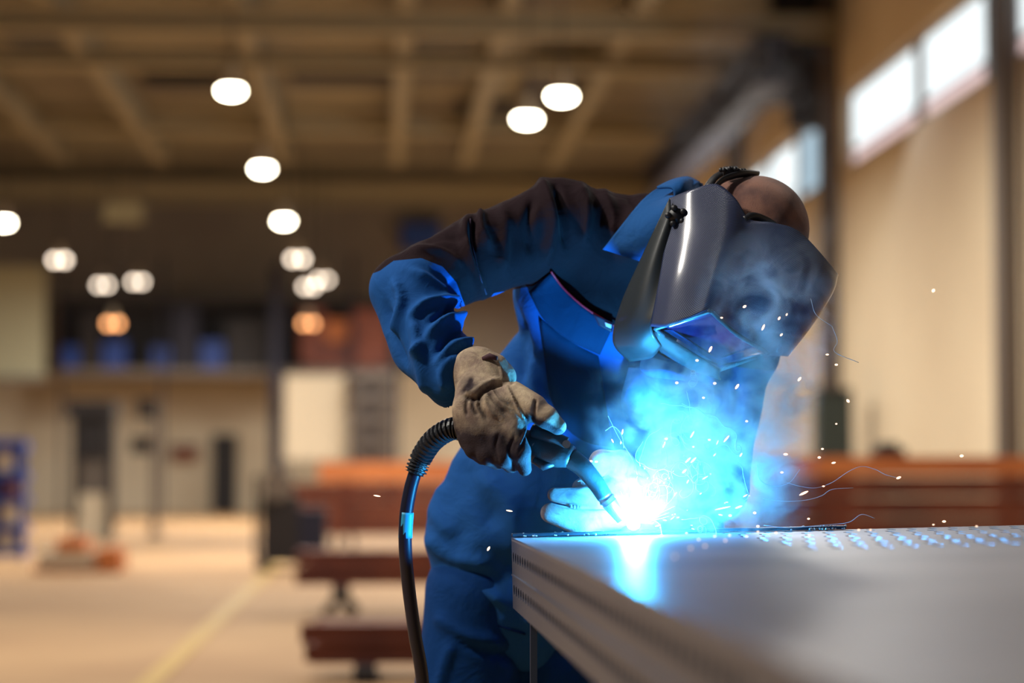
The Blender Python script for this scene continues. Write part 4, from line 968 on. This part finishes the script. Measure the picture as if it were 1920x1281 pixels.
# smoke and haze: scattering volume round the arc
def smoke(name, box0, box1, blobs, dens, col, lb, nscale=9, contrast=(0.45, 0.75), floor_=0.0, step=None):
    (x0, y0, d0), (x1, y1, d1) = box0, box1
    a = L(x0, y0, (d0+d1)/2); b_ = L(x1, y1, (d0+d1)/2)
    lo = np.array([min(a[0], b_[0]), min(a[1], b_[1]), -d1]); hi = np.array([max(a[0], b_[0]), max(a[1], b_[1]), -d0]); c = (lo+hi)/2
    me = MB().box((0, 0, 0), tuple(hi-lo)); o = me.build(name)
    o.matrix_world = Matrix.Translation(Vector(toW(c))) @ RM.to_4x4()
    m = bpy.data.materials.new(name); m.use_nodes = True; nt = m.node_tree; N, LK = nt.nodes, nt.links; N.remove(N['Principled BSDF'])
    vs = N.new('ShaderNodeVolumeScatter'); vs.inputs['Color'].default_value = col; vs.inputs['Anisotropy'].default_value = 0.1
    tcn = N.new('ShaderNodeTexCoord')
    def mth(op, a, b=None, clamp=False):
        n = N.new('ShaderNodeMath'); n.operation = op; n.use_clamp = clamp
        for i, v in enumerate((a, b)):
            if v is None: continue
            if isinstance(v, (int, float)): n.inputs[i].default_value = v
            else: LK.new(v, n.inputs[i])
        return n.outputs[0]
    nz = N.new('ShaderNodeTexNoise'); nz.inputs['Scale'].default_value = nscale; nz.inputs['Detail'].default_value = 5; nz.inputs['Roughness'].default_value = 0.55; nz.inputs['Distortion'].default_value = 1.2
    LK.new(tcn.outputs['Object'], nz.inputs['Vector'])
    mr = N.new('ShaderNodeMapRange'); mr.inputs['From Min'].default_value = contrast[0]; mr.inputs['From Max'].default_value = contrast[1]; mr.inputs['To Min'].default_value = floor_
    LK.new(nz.outputs[0], mr.inputs['Value'])
    tot = None; haze = None
    for (q, rad, s, turb) in blobs:
        lc = L(*q)-c
        sb = N.new('ShaderNodeVectorMath'); sb.operation = 'SUBTRACT'; sb.inputs[1].default_value = tuple(lc); LK.new(tcn.outputs['Object'], sb.inputs[0])
        dv = N.new('ShaderNodeVectorMath'); dv.operation = 'DIVIDE'; dv.inputs[1].default_value = tuple(rad); LK.new(sb.outputs[0], dv.inputs[0])
        ln = N.new('ShaderNodeVectorMath'); ln.operation = 'LENGTH'; LK.new(dv.outputs[0], ln.inputs[0])
        f = mth('SUBTRACT', 1.0, ln.outputs['Value'], True); f = mth('MULTIPLY', mth('POWER', f, 1.4 if turb else 2.0), s)
        if turb: tot = f if tot is None else mth('ADD', tot, f)
        else: haze = f if haze is None else mth('ADD', haze, f)
    out = None
    if tot is not None: out = mth('MULTIPLY', tot, mr.outputs[0])
    if haze is not None: out = haze if out is None else mth('ADD', out, haze)
    LK.new(mth('MULTIPLY', out, dens), vs.inputs['Density']); LK.new(vs.outputs[0], nt.nodes['Material Output'].inputs['Volume'])
    o.data.materials.append(m)
    return tag(o, lb, 'smoke', kind='stuff')
smoke('smoke', (860, 395, 4.24), (1570, 1006, 4.66),
      [((1310,870,4.47), (.24,.20,.20), .75, 1), ((1350,790,4.50), (.20,.20,.18), 0.9, 1), ((1455,720,4.50), (.10,.14,.12), 1.6, 1), ((1430,860,4.50), (.10,.11,.10), 1.3, 1),
       ((1240,960,4.45), (.20,.07,.14), .30, 1), ((1490,745,4.48), (.055,.05,.06), 2.4, 1), ((1450,885,4.48), (.05,.05,.06), 2.4, 1), ((1380,950,4.47), (.15,.09,.12), .8, 1),
       ((1190,985,4.46), (.40,.42,.22), 0.011, 0), ((1190,985,4.42), (.05,.045,.05), 0.12, 0), ((1440,595,4.38), (.16,.19,.12), 1.05, 1), ((1290,760,4.42), (.20,.16,.12), 0.6, 1)],
      11.0, (0.88, 0.84, 0.90, 1), 'blue lit welding fume rising from the arc before the welder', nscale=16, contrast=(0.44, 0.60))

smoke('smoke', (1150, 20, 4.5), (1600, 560, 4.95),
      [((1400,200,4.72), (.24,.26,.2), 1.0, 1), ((1540,420,4.75), (.07,.16,.15), 1.0, 1)], 2.2, (0.80, 0.80, 0.85, 1), 'faint grey smoke drifting up behind the head towards the roof', nscale=8, contrast=(0.45, 0.7))
